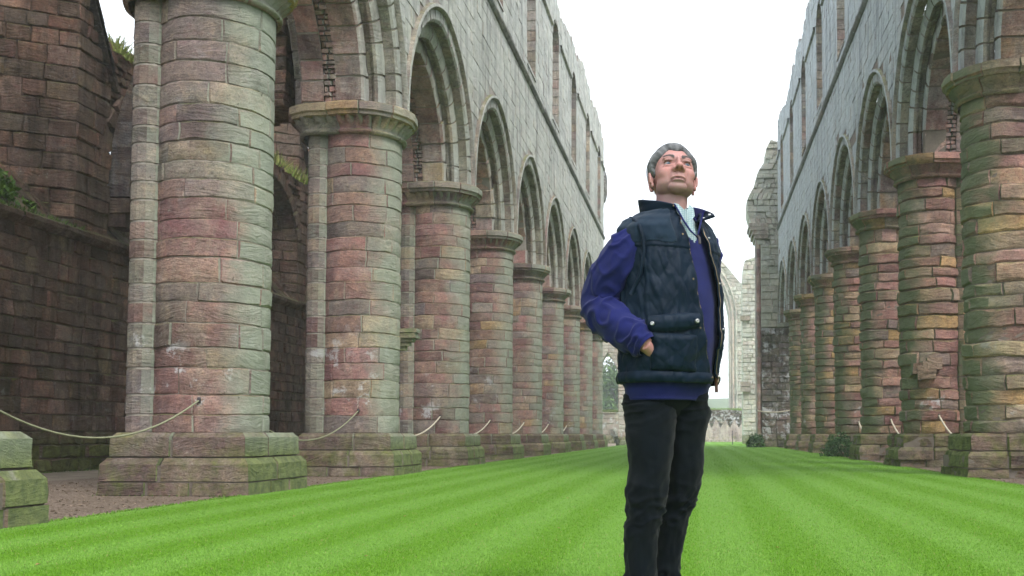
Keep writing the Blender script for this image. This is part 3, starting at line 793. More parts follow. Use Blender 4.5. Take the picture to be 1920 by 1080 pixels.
def aisle_wall(side, Xw, piers, label):
    root = empty('aisle_wall', (Xw+side*.7, (piers[0]+piers[-1])/2, 0), label, 'wall')
    m, mj = (M_aw, M_awj)
    sk = Sink(root, m, mj, 'stone', 298, side < 0)
    core = MB()
    SY0 = YL[1]+6.70       # near corner of the solid between two windows, for the left wall
    y_start, y_end = -6, piers[-1]+2
    LED = 4.55
    solids = []
    k = -3
    while SY0+k*BAY < y_end+BAY:
        solids.append((SY0+k*BAY, SY0+k*BAY+1.15)); k += 1
    X = lambda d: Xw - side*d      # d : out of the wall towards the nave
    T = 1.55
    rows = []
    z = 0
    while z < LED-.1:
        h = rnd.uniform(.2, .34) if z > .5 else .25
        if z+h > LED-.12: h = LED-z
        rows.append((z, z+h)); z += h
    jobs = []
    for (z0, z1) in rows:
        y = y_start
        while y < y_end:
            L = rnd.uniform(.22, .62)
            jobs.append((y, y+L, z0, z1)); y += L
    def vis(j):
        ym = (j[0]+j[1])/2
        return 0 if 16.6 < ym < 22 and j[0] > 0 else (1 if 28 < ym < 31.5 else 2)
    jobs.sort(key=lambda j: (vis(j), j[0]))
    fnf = lambda s, t, d: (X(d), s, t)
    # pieces of the upper wall come first: they show largest
    WS_ = lambda yc: 9.8 if (yc < 18 and side < 0) else 6.0
    def top(y):
        return (12.6 if (y < SY0+.4 and side < 0) else 8.5) + .6*mnoise.noise(Vector((math.floor(y/.4)*.4*.5, 2.2*side, 0)))
    up = []
    for (a, b) in solids:
        z = LED+.02
        while z < 12.0:
            h = rnd.uniform(.26, .40)
            # the solid carries a gabled top that slopes away from the camera
            lo = a; hi = b
            if z > 7.6: hi = b-(z-7.6)*.55
            if hi-lo > .25:
                m_ = lo+(hi-lo)*rnd.uniform(.35, .65)
                up.append((lo, m_, z, z+h, 'f')); up.append((m_, hi, z, z+h, 'f'))
            up.append((0, 1, z, z+h, ('j', a, -1))); up.append((0, 1, z, z+h, ('j', b, 1)))
            z += h
    near = [u for u in up if (u[4] == 'f' and 18 < u[0] < 21) or (u[4] != 'f' and 18 < u[4][1] < 21)]
    rest = [u for u in up if u not in near]
    def emit_up(lst):
        for (a, b, z0, z1, kd) in lst:
            if kd == 'f':
                sk.add(lambda mb, col, a=a, b=b, z0=z0, z1=z1, pr=rnd.gauss(0, .012): block_patch(mb, fnf, a, b, z0, z1, col, pr), pick('aisle_brown'))
            else:
                _, yj, dr = kd
                if z0 > 7.5 and dr > 0: continue
                # splayed jamb, runs outwards and towards the opening's middle
                fj = lambda s, t, d, yj=yj, dr=dr: (X(-s), yj+dr*(s*.62+d), t)
                q = 0
                while q < T-.05:
                    L = rnd.uniform(.3, .6)
                    if q+L > T-.2: L = T-q
                    sk.add(lambda mb, col, fj=fj, q=q, L=L, z0=z0, z1=z1, pr=rnd.gauss(0, .014): block_patch(mb, fj, q, q+L, z0, z1, col, pr), pick('aisle_brown'))
                    q += L
    if side < 0: emit_up(near)
    for (a, b, z0, z1) in jobs:
        sk.add(lambda mb, col, a=a, b=b, z0=z0, z1=z1, pr=rnd.gauss(0, .014): block_patch(mb, fnf, a, b, z0, z1, col, pr), pick('aisle_brown'))
    emit_up(rest if side < 0 else up)
    # window heads and the wall over them
    for i in range(len(solids)-1):
        a, b = solids[i][1], solids[i+1][0]; yc = (a+b)/2; wr = (b-a)/2; WS2 = WS_(yc)
        N = 15
        for q in range(N):
            a0, a1 = PI*q/N, PI*(q+1)/N
            for (t0, t1) in ((0, .45), (.45, .95), (.95, T)):
                fs = lambda s, t, d: (X(-t), yc-(wr-t*.3-d)*math.cos(s), WS2+(wr-t*.3-d)*math.sin(s)*.92)
                sk.add(lambda mb, col, fs=fs, a0=a0, a1=a1, t0=t0, t1=t1: block_patch(mb, fs, a0, a1, t0, t1, col, rnd.gauss(0, .01)), pick('aisle_brown'), False)
            ff = lambda s, t, d: (X(d+.02), yc-t*math.cos(s), WS2+t*math.sin(s)*.92)
            sk.add(lambda mb, col, ff=ff, a0=a0, a1=a1: patch(mb, ff, rng(a0, a1, .01, .02, 1), [wr-.0, wr+.03, wr+.36, wr+.4], .0, -.06, .008, (1,1,0,1), col), pick('aisle_brown'), False)
        # rubble over the head
        z = WS2+.2
        while z < (13.5 if WS2 > 7 else 9.5):
            h = rnd.uniform(.12, .22); y = a-.05
            while y < b:
                L = rnd.uniform(.2, .45); ym = y+L/2
                zc = z+h/2; ins = ((ym-yc)/(wr+.34))**2+((zc-WS2)/((wr+.34)*.92))**2
                if ins > 1 and zc < top(ym):
                    sk.add(lambda mb, col, y=y, L=L, z=z, h=h: block_patch(mb, fnf, y, y+L, z, z+h, col, rnd.gauss(0, .03), jit=.015, rec=-.12), pick('aisle_brown'), False)
                    for dd in (.5, 1.0):
                        if zc+h > top(ym)-.1: sk.add(lambda mb, col, y=y, L=L, z=z, h=h, dd=dd: mb.box(*sorted((X(-dd+.5), X(-dd-.1))), y, y+L, z, z+h+.03, col, .03), pick('aisle_brown'), False)
                y += L
            z += h
        vs = []
        for q in range(13):
            yy = yc-(wr+.1)*math.cos(PI*q/12); zz = WS2+(wr+.1)*math.sin(PI*q/12)*.92
            for d in (-.08, -T): pass
            vs += [(X(-.1), yy, zz), (X(-.1), yy, top(yy)-.1), (X(-T), yy, top(yy)-.1), (X(-T), yy, zz)]
        fs = []
        for q in range(12):
            for e in range(4): fs.append((4*q+e, 4*q+4+e, 4*q+4+(e+1) % 4, 4*q+(e+1) % 4))
        core.add(vs, fs)
        # sloping rubble sill behind the ledge
        y = a-.9
        while y < b+.9:
            L = rnd.uniform(.25, .5)
            for q in range(5):
                t0 = q*.31
                fsil = lambda s, t, d: (X(-t-.0), s, LED+.05+t*1.15+d)
                sk.add(lambda mb, col, y=y, L=L, t0=t0, fsil=fsil: patch(mb, fsil, rng(y, y+L, .01, .03, 1), rng(t0, t0+.31, .01, .03, 1), rnd.uniform(-.08, .08), -.18, .02, col=col), pick('aisle_brown'), False)
            y += L
    sk.finish('stone_courses')
    core.box(*sorted((X(-.04), X(-T))), y_start, y_end, -.1, LED)
    for (a, b) in solids:
        for q in range(9): core.box(*sorted((X(-.04-q*.17), X(-.04-(q+1)*.17))), a+.06-(q*.17)*.62, a+.28-(q*.17)*.62, 7.5, 8.2 if a > 18.9 or a < 17 else 11.8)
        for q in range(9):
            core.box(*sorted((X(-.04-q*.17), X(-.04-(q+1)*.17))), a+.05-(q*.17)*.62, b-.05+(q*.17)*.62, LED, 7.6)
        core.box(*sorted((X(-.04), X(-T))), a+.05, b-1.0, 7.6, 9.4) if False else None; core.box(*sorted((X(-.04), X(-T))), a+.05, b-.45, 7.6, 8.2); core.box(*sorted((X(-.04), X(-T))), a+.05, b-.80, 8.2, 8.9)
    core.build('wall_core', M_core, root, smooth=False)
    # ledge with a weathered chamfer
    lm = MB(); y = y_start
    lp = [(.0,-.16),(.05,-.15),(.15,-.05),(.155,.03),(-.03,.14)]
    while y < y_end:
        L = min(rnd.uniform(.6, 1.1), y_end-y); o_ = rnd.gauss(0, .012)
        patch(lm, lambda s, t, d: (X(lp[int(t)][0]+o_), s, LED+lp[int(t)][1]+.02), [y+.006, y+L/2, y+L-.006], [0,1,2,3,4], 0, 0, .004, (0,0,0,0), tuple(c*.75 for c in pick('aisle_brown')))
        y += L
    lm.build('ledge', mj, root, colours=True, sharp=R(35))
    # sloping copings on the solids
    for (a, b) in solids:
        cm = MB()
        for q in range(4):
            y1 = b+.06-q*.42; z1 = 7.75+q*.76
            for (dy, dz, th) in ((0, 0, .16), (-.12, .16, .30)):
                vs = []
                for xx in (X(.10), X(-T)):
                    vs += [(xx, y1+dy, z1+dz-.05), (xx, y1+dy-.44, z1+dz+.74), (xx, y1+dy-.44, z1+dz+.74+th), (xx, y1+dy+.02, z1+dz+th-.05)]
                cm.add(vs, [(0,1,2,3),(4,7,6,5),(0,4,5,1),(1,5,6,2),(2,6,7,3),(3,7,4,0)], (.075,.068,.06))
        cm.build('coping', mj, root, smooth=False, colours=True)
    return root, solids, top, LED
AWL = -11.9
awl, solidsL, topL, LEDGE = aisle_wall(-1, AWL, YL, 'dark red-brown stone wall of the left aisle with ledge, round window openings and ferns')
aisle_wall(1, 11.2, YR, 'dark red stone wall of the aisle behind the right arcade')

# vault springer rubble and rib remains in the left aisle
def polygon_wall(root, outline, y0, T, mat, pal, matj=None, single=True, hr=(.25, .38), lr=(.35, .8), name='stone', limit=298, inset=0.0, jit=.02, joint=.012, core_mat=None, noboxcore=False):
    """masonry whose face (in x,z) fills `outline`; the stones run through the full thickness"""
    zs = [p[1] for p in outline]; z = min(zs); zmax = max(zs)
    sk = Sink(root, mat, matj or JOIN.get(mat, mat), name, limit, single)
    def spans(zz):
        xs = []
        n = len(outline)
        for i in range(n):
            (x0, z0), (x1, z1) = outline[i], outline[(i+1) % n]
            if (z0 <= zz < z1) or (z1 <= zz < z0): xs.append(x0+(x1-x0)*(zz-z0)/(z1-z0))
        xs.sort(); return list(zip(xs[::2], xs[1::2]))
    while z < zmax-.05:
        h = min(rnd.uniform(*hr), zmax-z)
        A = spans(z+.02); B = spans(z+h-.02); M = spans(z+h/2)
        for mi, (a, b) in enumerate(M):
            aA, bA = A[mi] if mi < len(A) and len(A) == len(M) else (a, b)
            aB, bB = B[mi] if mi < len(B) and len(B) == len(M) else (a, b)
            n = max(1, round((b-a)/rnd.uniform(*lr))); cuts = sorted([0]+[ (i+rnd.uniform(-.25, .25))/n for i in range(1, n)]+[1])
            for i in range(n):
                u0, u1 = cuts[i], cuts[i+1]
                x = [aA+(bA-aA)*u0, aA+(bA-aA)*u1, aB+(bB-aB)*u1, aB+(bB-aB)*u0]
                pr = rnd.gauss(0, jit); c = pick(pal)
                def mk(mb, col, x=x, pr=pr, z=z, h=h):
                    g_ = joint/2; bv = .03; vs = []
                    zz0, zz1 = z+g_, z+h-g_
                    for (yy, ins) in ((y0+bv-pr, 0), (y0-pr, bv)):
                        vs += [(x[0]+g_+ins, yy, zz0+ins), (x[1]-g_-ins, yy, zz0+ins), (x[2]-g_-ins, yy, zz1-ins), (x[3]+g_+ins, yy, zz1-ins)]
                    vs += [(x[0]+g_, y0+T+pr, zz0), (x[1]-g_, y0+T+pr, zz0), (x[2]-g_, y0+T+pr, zz1), (x[3]+g_, y0+T+pr, zz1)]
                    vs = [(vx+rnd.gauss(0, .006), vy+rnd.gauss(0, .008), vz+rnd.gauss(0, .006)) for (vx, vy, vz) in vs]
                    fs = [(4,5,6,7), (8,11,10,9)]
                    for e in range(4):
                        f_ = (e+1) % 4
                        fs.append((e, f_, 4+f_, 4+e)); fs.append((8+e, 8+f_, f_, e))
                    mb.add(vs, fs, col)
                sk.add(mk, c)
        z += h
    sk.finish(name+'_courses')

vs_root = empty('vault_springer', (-7.6, YL[2]+.2, 6.3), 'broken rubble stub of aisle vault behind the second whole pier on the left', 'vault remains')
polygon_wall(vs_root, [(-8.15,6.35),(-7.1,6.35),(-7.1,11.3),(-8.9,11.3),(-8.5,8.8),(-8.3,7.4)], YL[2]-.55, 1.1, M_aw, 'aisle_brown', M_awj, True, (.12,.26), (.2,.45), jit=.05)
rib = MB()
for i in range(12):
    a0 = i/12; a1 = (i+1)/12
    def rp(a): return (AWL+.05+.9*a*a, solidsL[3][1]+.35-.25*a, 5.55+3.0*a)
    p, q = rp(a0), rp(a1)
    vs = []
    for (c_, ) in ((p,), (q,)):
        vs += [(c_[0]-.15, c_[1]-.22, c_[2]), (c_[0]+.28, c_[1]-.18, c_[2]), (c_[0]+.30, c_[1]+.18, c_[2]), (c_[0]-.15, c_[1]+.22, c_[2])]
    rib.add(vs, [(0,1,5,4),(1,2,6,5),(2,3,7,6),(3,0,4,7),(0,3,2,1),(4,5,6,7)], (.30,.29,.30) if i % 3 else (.20,.18,.19))
ro = rib.build('vault_rib', M_awj, None, smooth=False, colours=True)
tag(ro, 'pale lichened curved stump of vault rib on dark aisle wall, left of nearest whole pier', 'vault remains')
im = MB(); im.box(AWL-.05, AWL+.42, solidsL[3][1]+.05, solidsL[3][1]+.75, 5.2, 5.5, (.16,.125,.105), .02); im.box(AWL-.05, AWL+.3, solidsL[3][1]+.1, solidsL[3][1]+.65, 4.9, 5.2, (.12,.09,.08), .03)
imo = im.build('corbel', M_awj, None, smooth=False, colours=True)
tag(imo, 'dark stone corbel under the pale vault rib on the left aisle wall', 'corbel')

# moulded green bracket at the flank of the second whole pier, and the broken one on the right
bm = MB()
bx, by = XL+DRUM+PR-.02, YL[2]+.35
for (z0, z1, e) in ((2.50,2.56,.27),(2.44,2.49,.24),(2.40,2.44,.26),(2.33,2.40,.19),(2.26,2.33,.13),(2.18,2.26,.07)):
    bm.box(bx-.35, bx+e, by-e*.5, by+e*.5, z0, z1, (.19,.21,.12), .006)
bo = bm.build('bracket', M_plj, None, smooth=False, colours=True, sharp=R(40))
tag(bo, 'small moulded greenish stone bracket beside the second whole pier on the left', 'bracket')
bm = MB()
for k in range(6):
    a = rnd.uniform(-.25, .25); zz = 2.05+rnd.uniform(-.16, .16); e = rnd.uniform(.1, .19)
    bm.box(XR-.36+a-e, XR-.36+a+e, YR[2]-PR-.10, YR[2]-PR+.3, zz-e*.8, zz+e*.8, (.30,.23,.17), .035)
bo = bm.build('corbel', M_prj, None, smooth=False, colours=True)
tag(bo, 'broken corbel stump sticking out of the second pier on the right', 'corbel')

# ------------------------------------------------------------------ far end
def nlabel(name, loc, label, cat): return empty(name, loc, label, cat)
CZ = 57.6
cr = nlabel('crossing_pier', (4.8, CZ+1.2, 0), 'tall dark crossing pier blotched with white lichen, at the end of the right arcade', 'pier')
rnd.seed(5)
polygon_wall(cr, [(3.5,0),(6.4,0),(6.4,6.6),(3.5,6.6)], CZ, 2.4, M_cp, 'lich', limit=150, hr=(.28,.42), lr=(.4,.75), jit=.03)
polygon_wall(cr, [(3.5,6.6),(6.4,6.6),(6.4,11.2),(3.5,11.2)], CZ, 2.4, M_fe, 'lichmid', limit=140, hr=(.28,.42), lr=(.4,.75), jit=.03)
polygon_wall(cr, [(3.35,11.2),(6.4,11.2),(6.4,16.4),(4.9,16.3),(4.75,16.9),(4.1,17.1),(3.85,16.7),(3.75,15.9),(3.35,15.3),(3.1,14.4),(2.75,13.8),(2.78,13.0),(3.0,12.3)], CZ+.1, 2.0, M_fe, 'far', limit=140, hr=(.22,.36), lr=(.25,.6), name='springer_stone', jit=.06)
sh = MB()
for i in range(24):
    for (xx, rad, yy) in ((3.36, .17, CZ+.25), (3.42, .2, CZ+1.2)):
        z0, z1 = i*.5, i*.5+.495
        if z1 > 12: continue
        c_ = pick('farpink' if i % 3 else 'vous')
        sh.add([(xx+rad*math.cos(2*PI*k/10), yy+rad*math.sin(2*PI*k/10), zz) for zz in (z0, z1) for k in range(10)], grid_faces(10, 2, True), c_)
sh.build('attached_shaft', M_nlj, cr, colours=True, sharp=R(50))
cap = MB()
for (z0, z1, e) in ((11.55,11.75,.05),(11.75,12.0,.17),(12.0,12.2,.28),(12.2,12.38,.36)):
    cap.box(3.2-e, 3.9, CZ-.05-e*.4, CZ+2.2, z0, z1, (.36,.32,.27), .015)
cap.build('capital', M_nlj, cr, smooth=False, colours=True)

cl = nlabel('crossing_pier', (-6.6, 61, 0), 'stub of left crossing pier, mossy corbelled capital peeping out past the left arcade wall', 'pier')
polygon_wall(cl, [(-8.2,0),(-5.75,0),(-5.75,14.3),(-8.2,14.3)], 60.4, 2.2, M_fe, 'far', single=False)
polygon_wall(cl, [(-8.2,14.5),(-5.72,14.35),(-5.5,14.7),(-5.4,15.1),(-5.4,16.2),(-5.6,16.9),(-6.2,17.2),(-8.2,17.4)], 60.3, 1.6, M_cp, 'lich', limit=80, name='springer_stone')

pb = nlabel('ruined_pillar', (4, 79, 0), 'slender pale ruined wall end seen left of the dark crossing pier', 'pillar')
polygon_wall(pb, [(3.32,0),(4.9,0),(4.9,13.6),(4.3,14.0),(3.55,13.9),(3.4,13.2),(3.32,12)], 78, 1.6, M_fe, 'far', hr=(.28,.4), lr=(.35,.7), limit=200, jit=.03)
pm = MB()
for k, zz in enumerate((9.2, 4.3, 3.9)):
    pm.box(3.15, 3.9, 77.7, 78.3, zz, zz+.35, (.4,.38,.3), .04)
pm.build('impost', M_nlj, pb, smooth=False, colours=True)

ea = nlabel('ruined_arch', (0, 101, 0), 'broken pointed arch and pier at the far east end behind the man', 'arch')
def arch_outline(xi, zs_, rise, zc, n=10):
    c_ = (rise*rise-xi*xi)/(2*xi); r_ = xi+c_
    out = []
    for i in range(n+1):
        a = math.asin(min(1, rise/r_))*i/n
        out.append((-c_+r_*math.cos(a), zs_+r_*math.sin(a)))
    return out
inner = arch_outline(2.95, 11.2, 6.2, 0)
polygon_wall(ea, [(2.95,0),(4.4,0),(4.4,15.2),(4.1,15.3),(3.6,15.9),(2.9,16.8),(2.0,17.8),(1.2,18.8),(0.0,19.3)]+[(0.02, inner[-1][1])]+inner[::-1][1:], 100, 1.6, M_fe, 'far', limit=250, hr=(.3,.45), lr=(.45,.9), jit=.03)
polygon_wall(ea, [(-2.95,0),(-4.4,0),(-4.4,15.2),(-4.1,15.3),(-3.6,15.9),(-2.9,16.8),(-2.0,17.8),(-1.2,18.8),(-0.0,19.3)]+[(-0.02, inner[-1][1])]+[(-a, b) for a, b in inner[::-1][1:]], 100, 1.6, M_fe, 'far', single=False)
rb = MB()
for s_ in (1, -1):
    for (off, rad) in ((.12, .10), (.38, .12), (.72, .1)):
        pts = [(2.95+off, 0.3)]+[(x+off*1.0, z+off*.9) for x, z in inner]
        for i in range(len(pts)-1):
            (x0, z0), (x1, z1) = pts[i], pts[i+1]
            for yy in (99.93,):
                rb.add([(s_*(x0-rad), yy, z0), (s_*x0, yy-rad, z0), (s_*(x0+rad), yy, z0), (s_*(x1-rad), yy, z1), (s_*x1, yy-rad, z1), (s_*(x1+rad), yy, z1)], [(0,1,4,3),(1,2,5,4)], pick('far'))
rb.build('arch_moulding', M_nlj, ea, colours=True, smooth=False)

la = nlabel('ruined_arch', (-7, 81, 0), 'low pink pointed arch with trees behind, seen under the elbow of the man', 'arch')
inn = arch_outline(.82, 4.9, 2.1, 0)
L_ = [(-6.95+x, z) for x, z in inn]; Lm = [(-6.95-x, z) for x, z in inn]
polygon_wall(la, [(-6.95+.82,0),(-5.5,0),(-5.5,6.9),(-6.0,7.6),(-6.95,8.3)]+[(-6.949, inn[-1][1])]+L_[::-1][1:], 80, 1.2, M_fe, 'farpink', limit=120, hr=(.25,.4), lr=(.25,.5))
polygon_wall(la, [(-6.95-.82,0),(-8.6,0),(-8.6,7.4),(-7.8,8.0),(-6.951,8.3)]+[(-6.951, inn[-1][1])]+Lm[::-1][1:], 80, 1.2, M_fe, 'farpink', limit=120, single=False)

lw = nlabel('low_wall', (-7, 84, 0), 'low brown ruined wall under the trees, seen through the low pink arch', 'wall')
polygon_wall(lw, [(-12,0),(-4.6,0),(-4.6,2.5),(-12,2.7)], 84, .8, M_fe, 'farpink', limit=100, hr=(.3,.5), lr=(.5,1.0))
ew = nlabel('low_wall', (0, 99, 0), 'low dark end wall with moss on top and pale gabled niches, right of the man', 'wall')
polygon_wall(ew, [(-6,1.7),(6.5,1.7),(6.5,3.0),(-6,3.1)], 98.4, 1.0, M_cp, 'lich', limit=120, hr=(.3,.45), lr=(.5,1.1))
polygon_wall(ew, [(-6,0),(6.5,0),(6.5,1.7),(-6,1.7)], 98.7, .7, M_fe, 'far', limit=120, hr=(.3,.45), lr=(.5,1.1), name='lower_stone')
gb = MB()
for k in range(14):
    xx = -5.2+k*.86
    gb.add([(xx-.43, 98.35, .2), (xx+.43, 98.35, .2), (xx+.43, 98.35, 1.3), (xx, 98.3, 2.15), (xx-.43, 98.35, 1.3),
            (xx-.36, 98.75, .2), (xx+.36, 98.75, .2), (xx+.36, 98.75, 1.45), (xx, 98.75, 2.25), (xx-.36, 98.75, 1.45)],
           [(0,1,2,3,4),(0,4,9,5),(4,3,8,9),(3,2,7,8),(2,1,6,7)], (.55,.49,.45) if k % 2 else (.48,.41,.39))
gb.build('gabled_niche', M_nlj, ew, smooth=False, colours=True)
sb = MB(); sb.box(-6, 4.2, 98.0, 98.34, -.05, .22, (.52,.48,.44), .004); sb.build('stone_bench', M_nlj, ew, smooth=False, colours=True)

# pinnacle beyond the aisle wall
pn = MB()
def lathe(mb, cx, cy, prof, n=10, col=(.4,.4,.36)):
    vs = [(cx+r_*math.cos(2*PI*i/n), cy+r_*math.sin(2*PI*i/n), z_) for (r_, z_) in prof for i in range(n)]
    mb.add(vs, grid_faces(n, len(prof), True), col)
PX = -(1309-241)/1956*34
lathe(pn, PX, 34, [(.13,0),(.13,13.1),(.2,13.15),(.2,13.3),(.12,13.35),(.16,13.6),(.06,13.9),(.02,14.2)], 8)
po = pn.build('stone_pinnacle', M_nlj, None, colours=True); tag(po, 'thin pale stone pinnacle rising behind the left aisle wall against the sky', 'pinnacle')

# ------------------------------------------------------------------ hills and trees
def hill(name, x0, x1, y0, y1, fn, n=60, m=14, col=(.05,.08,.03)):
    vs = []; mb = MB()
    for j in range(m+1):
        for i in range(n+1):
            u = i/n; v = j/m; x = x0+(x1-x0)*u; y = y0+(y1-y0)*v
            vs.append((x, y, fn(x, y, u, v)))
    mb.add(vs, grid_faces(n+1, m+1))
    g = NT('wooded_hillside'); P = g.n('ShaderNodeNewGeometry').outputs['Position']
    c = g.mix(g.ramp(g.noise(P, .12, 8, .75), .38, .62), (.035,.06,.02), (.10,.14,.045))
    o = mb.build(name, g.out(c, g.noise(P, .25, 6), 3, .6), None); o['kind'] = 'structure'; return o
hill('hill', -420, 420, 330, 700, lambda x, y, u, v: -1+(16+10*mnoise.noise(Vector((x*.012, 1, 2)))+ .14*max(0, x-8)+7*mnoise.noise(Vector((x*.06, y*.05, 7))))*math.sin(min(1, v*2.4)*PI/2)+v*6)

def leaf_mat(name, ca, cb):
    g = NT(name); P = g.n('ShaderNodeNewGeometry').outputs['Position']
    at = g.n('ShaderNodeAttribute', attribute_name='tint').outputs['Color']
    g.t.links.new(at, g.b.inputs['Base Color']); g.b.inputs['Roughness'].default_value = .65
    return g.m
M_leaf = leaf_mat('leaves', None, None)
g = NT('bark'); _P = g.n('ShaderNodeNewGeometry').outputs['Position']
M_bark = g.out(g.mix(g.noise(g.map(_P, (6,6,1)), 2, 5), (.05,.04,.03), (.13,.11,.08)), g.noise(g.map(_P, (8,8,1)), 3, 5), .02, .8)

def leaves(mb, pts, size, ca, cb, r=rnd, up=.3):
    for (x, y, z) in pts:
        s_ = size*r.uniform(.6, 1.3)
        a = Vector((r.gauss(0,1), r.gauss(0,1), r.gauss(0,1)+.01)).normalized()
        b = a.cross(Vector((r.gauss(0,1), r.gauss(0,1), r.gauss(0,1)+up))).normalized()
        c_ = Vector((x, y, z)); k = r.random(); f = r.uniform(.75, 1.25)
        col = tuple((ca[i]*(1-k)+cb[i]*k)*f for i in range(3))
        mb.add([tuple(c_-a*s_), tuple(c_+b*s_*.45), tuple(c_+a*s_), tuple(c_-b*s_*.45)], [(0,1,2,3)], col)

def tree(x, y, h, w_, label, ca, cb, seed, n=2600, leaf=.33):
    r = random.Random(seed)
    root = empty('tree', (x, y, 0), label, 'tree', 'broadleaf trees on the slope beyond the low arch')
    tm = MB()
    def limb(p, q, ra, rb):
        d = (Vector(q)-Vector(p)).normalized(); u = d.cross(Vector((.3,.7,.1))).normalized(); v = d.cross(u)
        vs = [tuple(Vector(c_)+u*rr*math.cos(2*PI*i/7)+v*rr*math.sin(2*PI*i/7)) for (c_, rr) in ((p, ra), (q, rb)) for i in range(7)]
        tm.add(vs, grid_faces(7, 2, True))
    limb((x, y, -.2), (x+.2, y, h*.5), .3, .17)
    clumps = []
    for k in range(13):
        a = r.uniform(0, 2*PI); zz = h*r.uniform(.3, .93); rad = w_*.5*(1-abs(zz/h-.55)*1.1)*r.uniform(.4, 1)
        c_ = (x+rad*math.cos(a), y+rad*math.sin(a), zz); clumps.append((c_, r.uniform(.9, 1.7)*w_/7))
        limb((x+.1, y, h*r.uniform(.2, .48)), c_, .1, .03)
    tm.build('trunk', M_bark, root)
    mb = MB(); pts = []
    for (c_, s_) in clumps:
        for q in range(n//13):
            d = Vector((r.gauss(0,1), r.gauss(0,1), r.gauss(0,1))).normalized()*s_*r.uniform(.5, 1.1)
            pts.append((c_[0]+d.x*1.2, c_[1]+d.y*1.2, c_[2]+d.z*.9))
    leaves(mb, pts, leaf, ca, cb, r)
    mb.build('crown', M_leaf, root, colours=True, smooth=False)
tree(-13.2, 148, 15.5, 9, 'leaning pale green tree filling the upper part of the low arch', (.10,.15,.04), (.20,.25,.07), 3)
tree(-10.2, 138, 9.5, 8, 'darker green tree in the lower right of the low arch', (.05,.10,.03), (.10,.17,.05), 4)
tree(-15.4, 133, 8.5, 8, 'dark green tree in the lower left of the low arch', (.045,.09,.035), (.09,.15,.05), 5)

# ------------------------------------------------------------------ plants on and by the stones
def shrub(name, cx, cy, cz, rx, rz, label, cat, n, size, ca, cb, seed, group=None, droop=0):
    r = random.Random(seed); mb = MB(); pts = []
    for q in range(n):
        d = Vector((r.gauss(0,1), r.gauss(0,1), abs(r.gauss(0,1)))).normalized()*r.uniform(.35, 1)**.5
        lump = 1+.25*mnoise.noise(Vector((d.x*2.3+seed, d.y*2.3, d.z*2.3)))
        pts.append((cx+d.x*rx*lump, cy+d.y*rx*lump, cz+d.z*rz*lump-droop*r.random()*abs(d.x)))
    leaves(mb, pts, size, ca, cb, r)
    st = MB()
    root = empty(name, (cx, cy, cz), label, cat, group)
    mb.build('foliage', M_leaf, root, colours=True, smooth=False)
    for q in range(9):
        a = r.uniform(0, 2*PI); e = (cx+rx*.7*math.cos(a), cy+rx*.7*math.sin(a), cz+rz*r.uniform(.3, .8))
        st.add([(cx-.008, cy, cz), (cx+.008, cy, cz), (cx, cy+.01, cz), e], [(0,1,3),(1,2,3),(2,0,3)], (.08,.06,.03))
    st.build('stem', M_leaf, root, colours=True, smooth=False)
    return root
DG, LG = (.018,.045,.018), (.06,.12,.045)
shrub('shrub', 4.45, YR[4]-1.55, 0, .62, .75, 'dark green leafy shrub at the foot of the fourth pier on the right', 'shrub', 1800, .045, DG, LG, 1)
shrub('shrub', 3.1, CZ-1.0, 0, .55, .75, 'small dark green bush at the left foot of the dark crossing pier', 'shrub', 900, .07, DG, LG, 2)
FG, FH = (.04,.09,.015), (.12,.20,.035)
for i, (yy, zz, lab) in enumerate(((16.9, 4.75, 'bright green fern on the ledge at the very left edge'), (17.75, 4.7, 'low green fern halfway along the sloping sill of the left aisle wall'), (18.55, 4.65, 'small dark fern tuft at the foot of the splayed jamb'))):
    shrub('fern', AWL-.30-.1*i, yy, zz, (.45, .32, .25)[i], (.55, .3, .2)[i], lab, 'fern', (520, 300, 200)[i], .07, FG if i < 2 else DG, FH if i < 2 else LG, 20+i)
shrub('ivy', AWL-.55+.25, 20.75, 7.15, .35, .75, 'ivy clump hanging on the aisle wall left of the nearest whole pier', 'ivy', 420, .07, (.02,.07,.02), (.05,.17,.04), 31)
def grass_tufts(name, label, spans, seed, h=.5, ca=(.14,.22,.04), cb=(.36,.36,.12)):
    r = random.Random(seed); mb = MB()
    for (x0, x1, y0, y1, zf, n) in spans:
        for q in range(n):
            x, y = r.uniform(x0, x1), r.uniform(y0, y1); z = zf(y)-.08
            hh = h*r.uniform(.3, 1); dx, dy = r.gauss(0, .4)*hh, r.gauss(0, .4)*hh; k = r.random(); wv = .012
            col = tuple(ca[i]*(1-k)+cb[i]*k for i in range(3))
            mb.add([(x-wv, y-wv, z), (x+wv, y+wv, z), (x+dx, y+dy, z+hh)], [(0,1,2)], col)
    o = mb.build(name, M_leaf, None, colours=True, smooth=False); tag(o, label, 'grass', kind='stuff'); return o
grass_tufts('wall_grass', 'long yellow-green grass growing on the broken top of the left aisle wall', [(AWL-1.5, AWL+.1, 20.0, 24.6, topL, 5200), (AWL-1.4, AWL+.1, 28, 36, topL, 4000)], 8)
grass_tufts('ledge_grass', 'short moss and grass along the ledge of the left aisle wall', [(AWL-.35, AWL+.1, 15.5, 19.0, lambda y: LEDGE+.12, 1500)], 9, .16, (.05,.08,.02), (.13,.2,.04))
grass_tufts('wall_grass', 'green grass on top of the low end wall at the far end', [(-6, 6.5, 98.4, 99.3, lambda y: 3.05, 4000)], 10, .32, (.08,.16,.03), (.2,.3,.06))
grass_tufts('wall_grass', 'moss and grass on top of the low wall inside the low pink arch', [(-12, -4.6, 84, 84.8, lambda y: 2.6, 2500)], 12, .3, (.08,.12,.03), (.16,.2,.06))

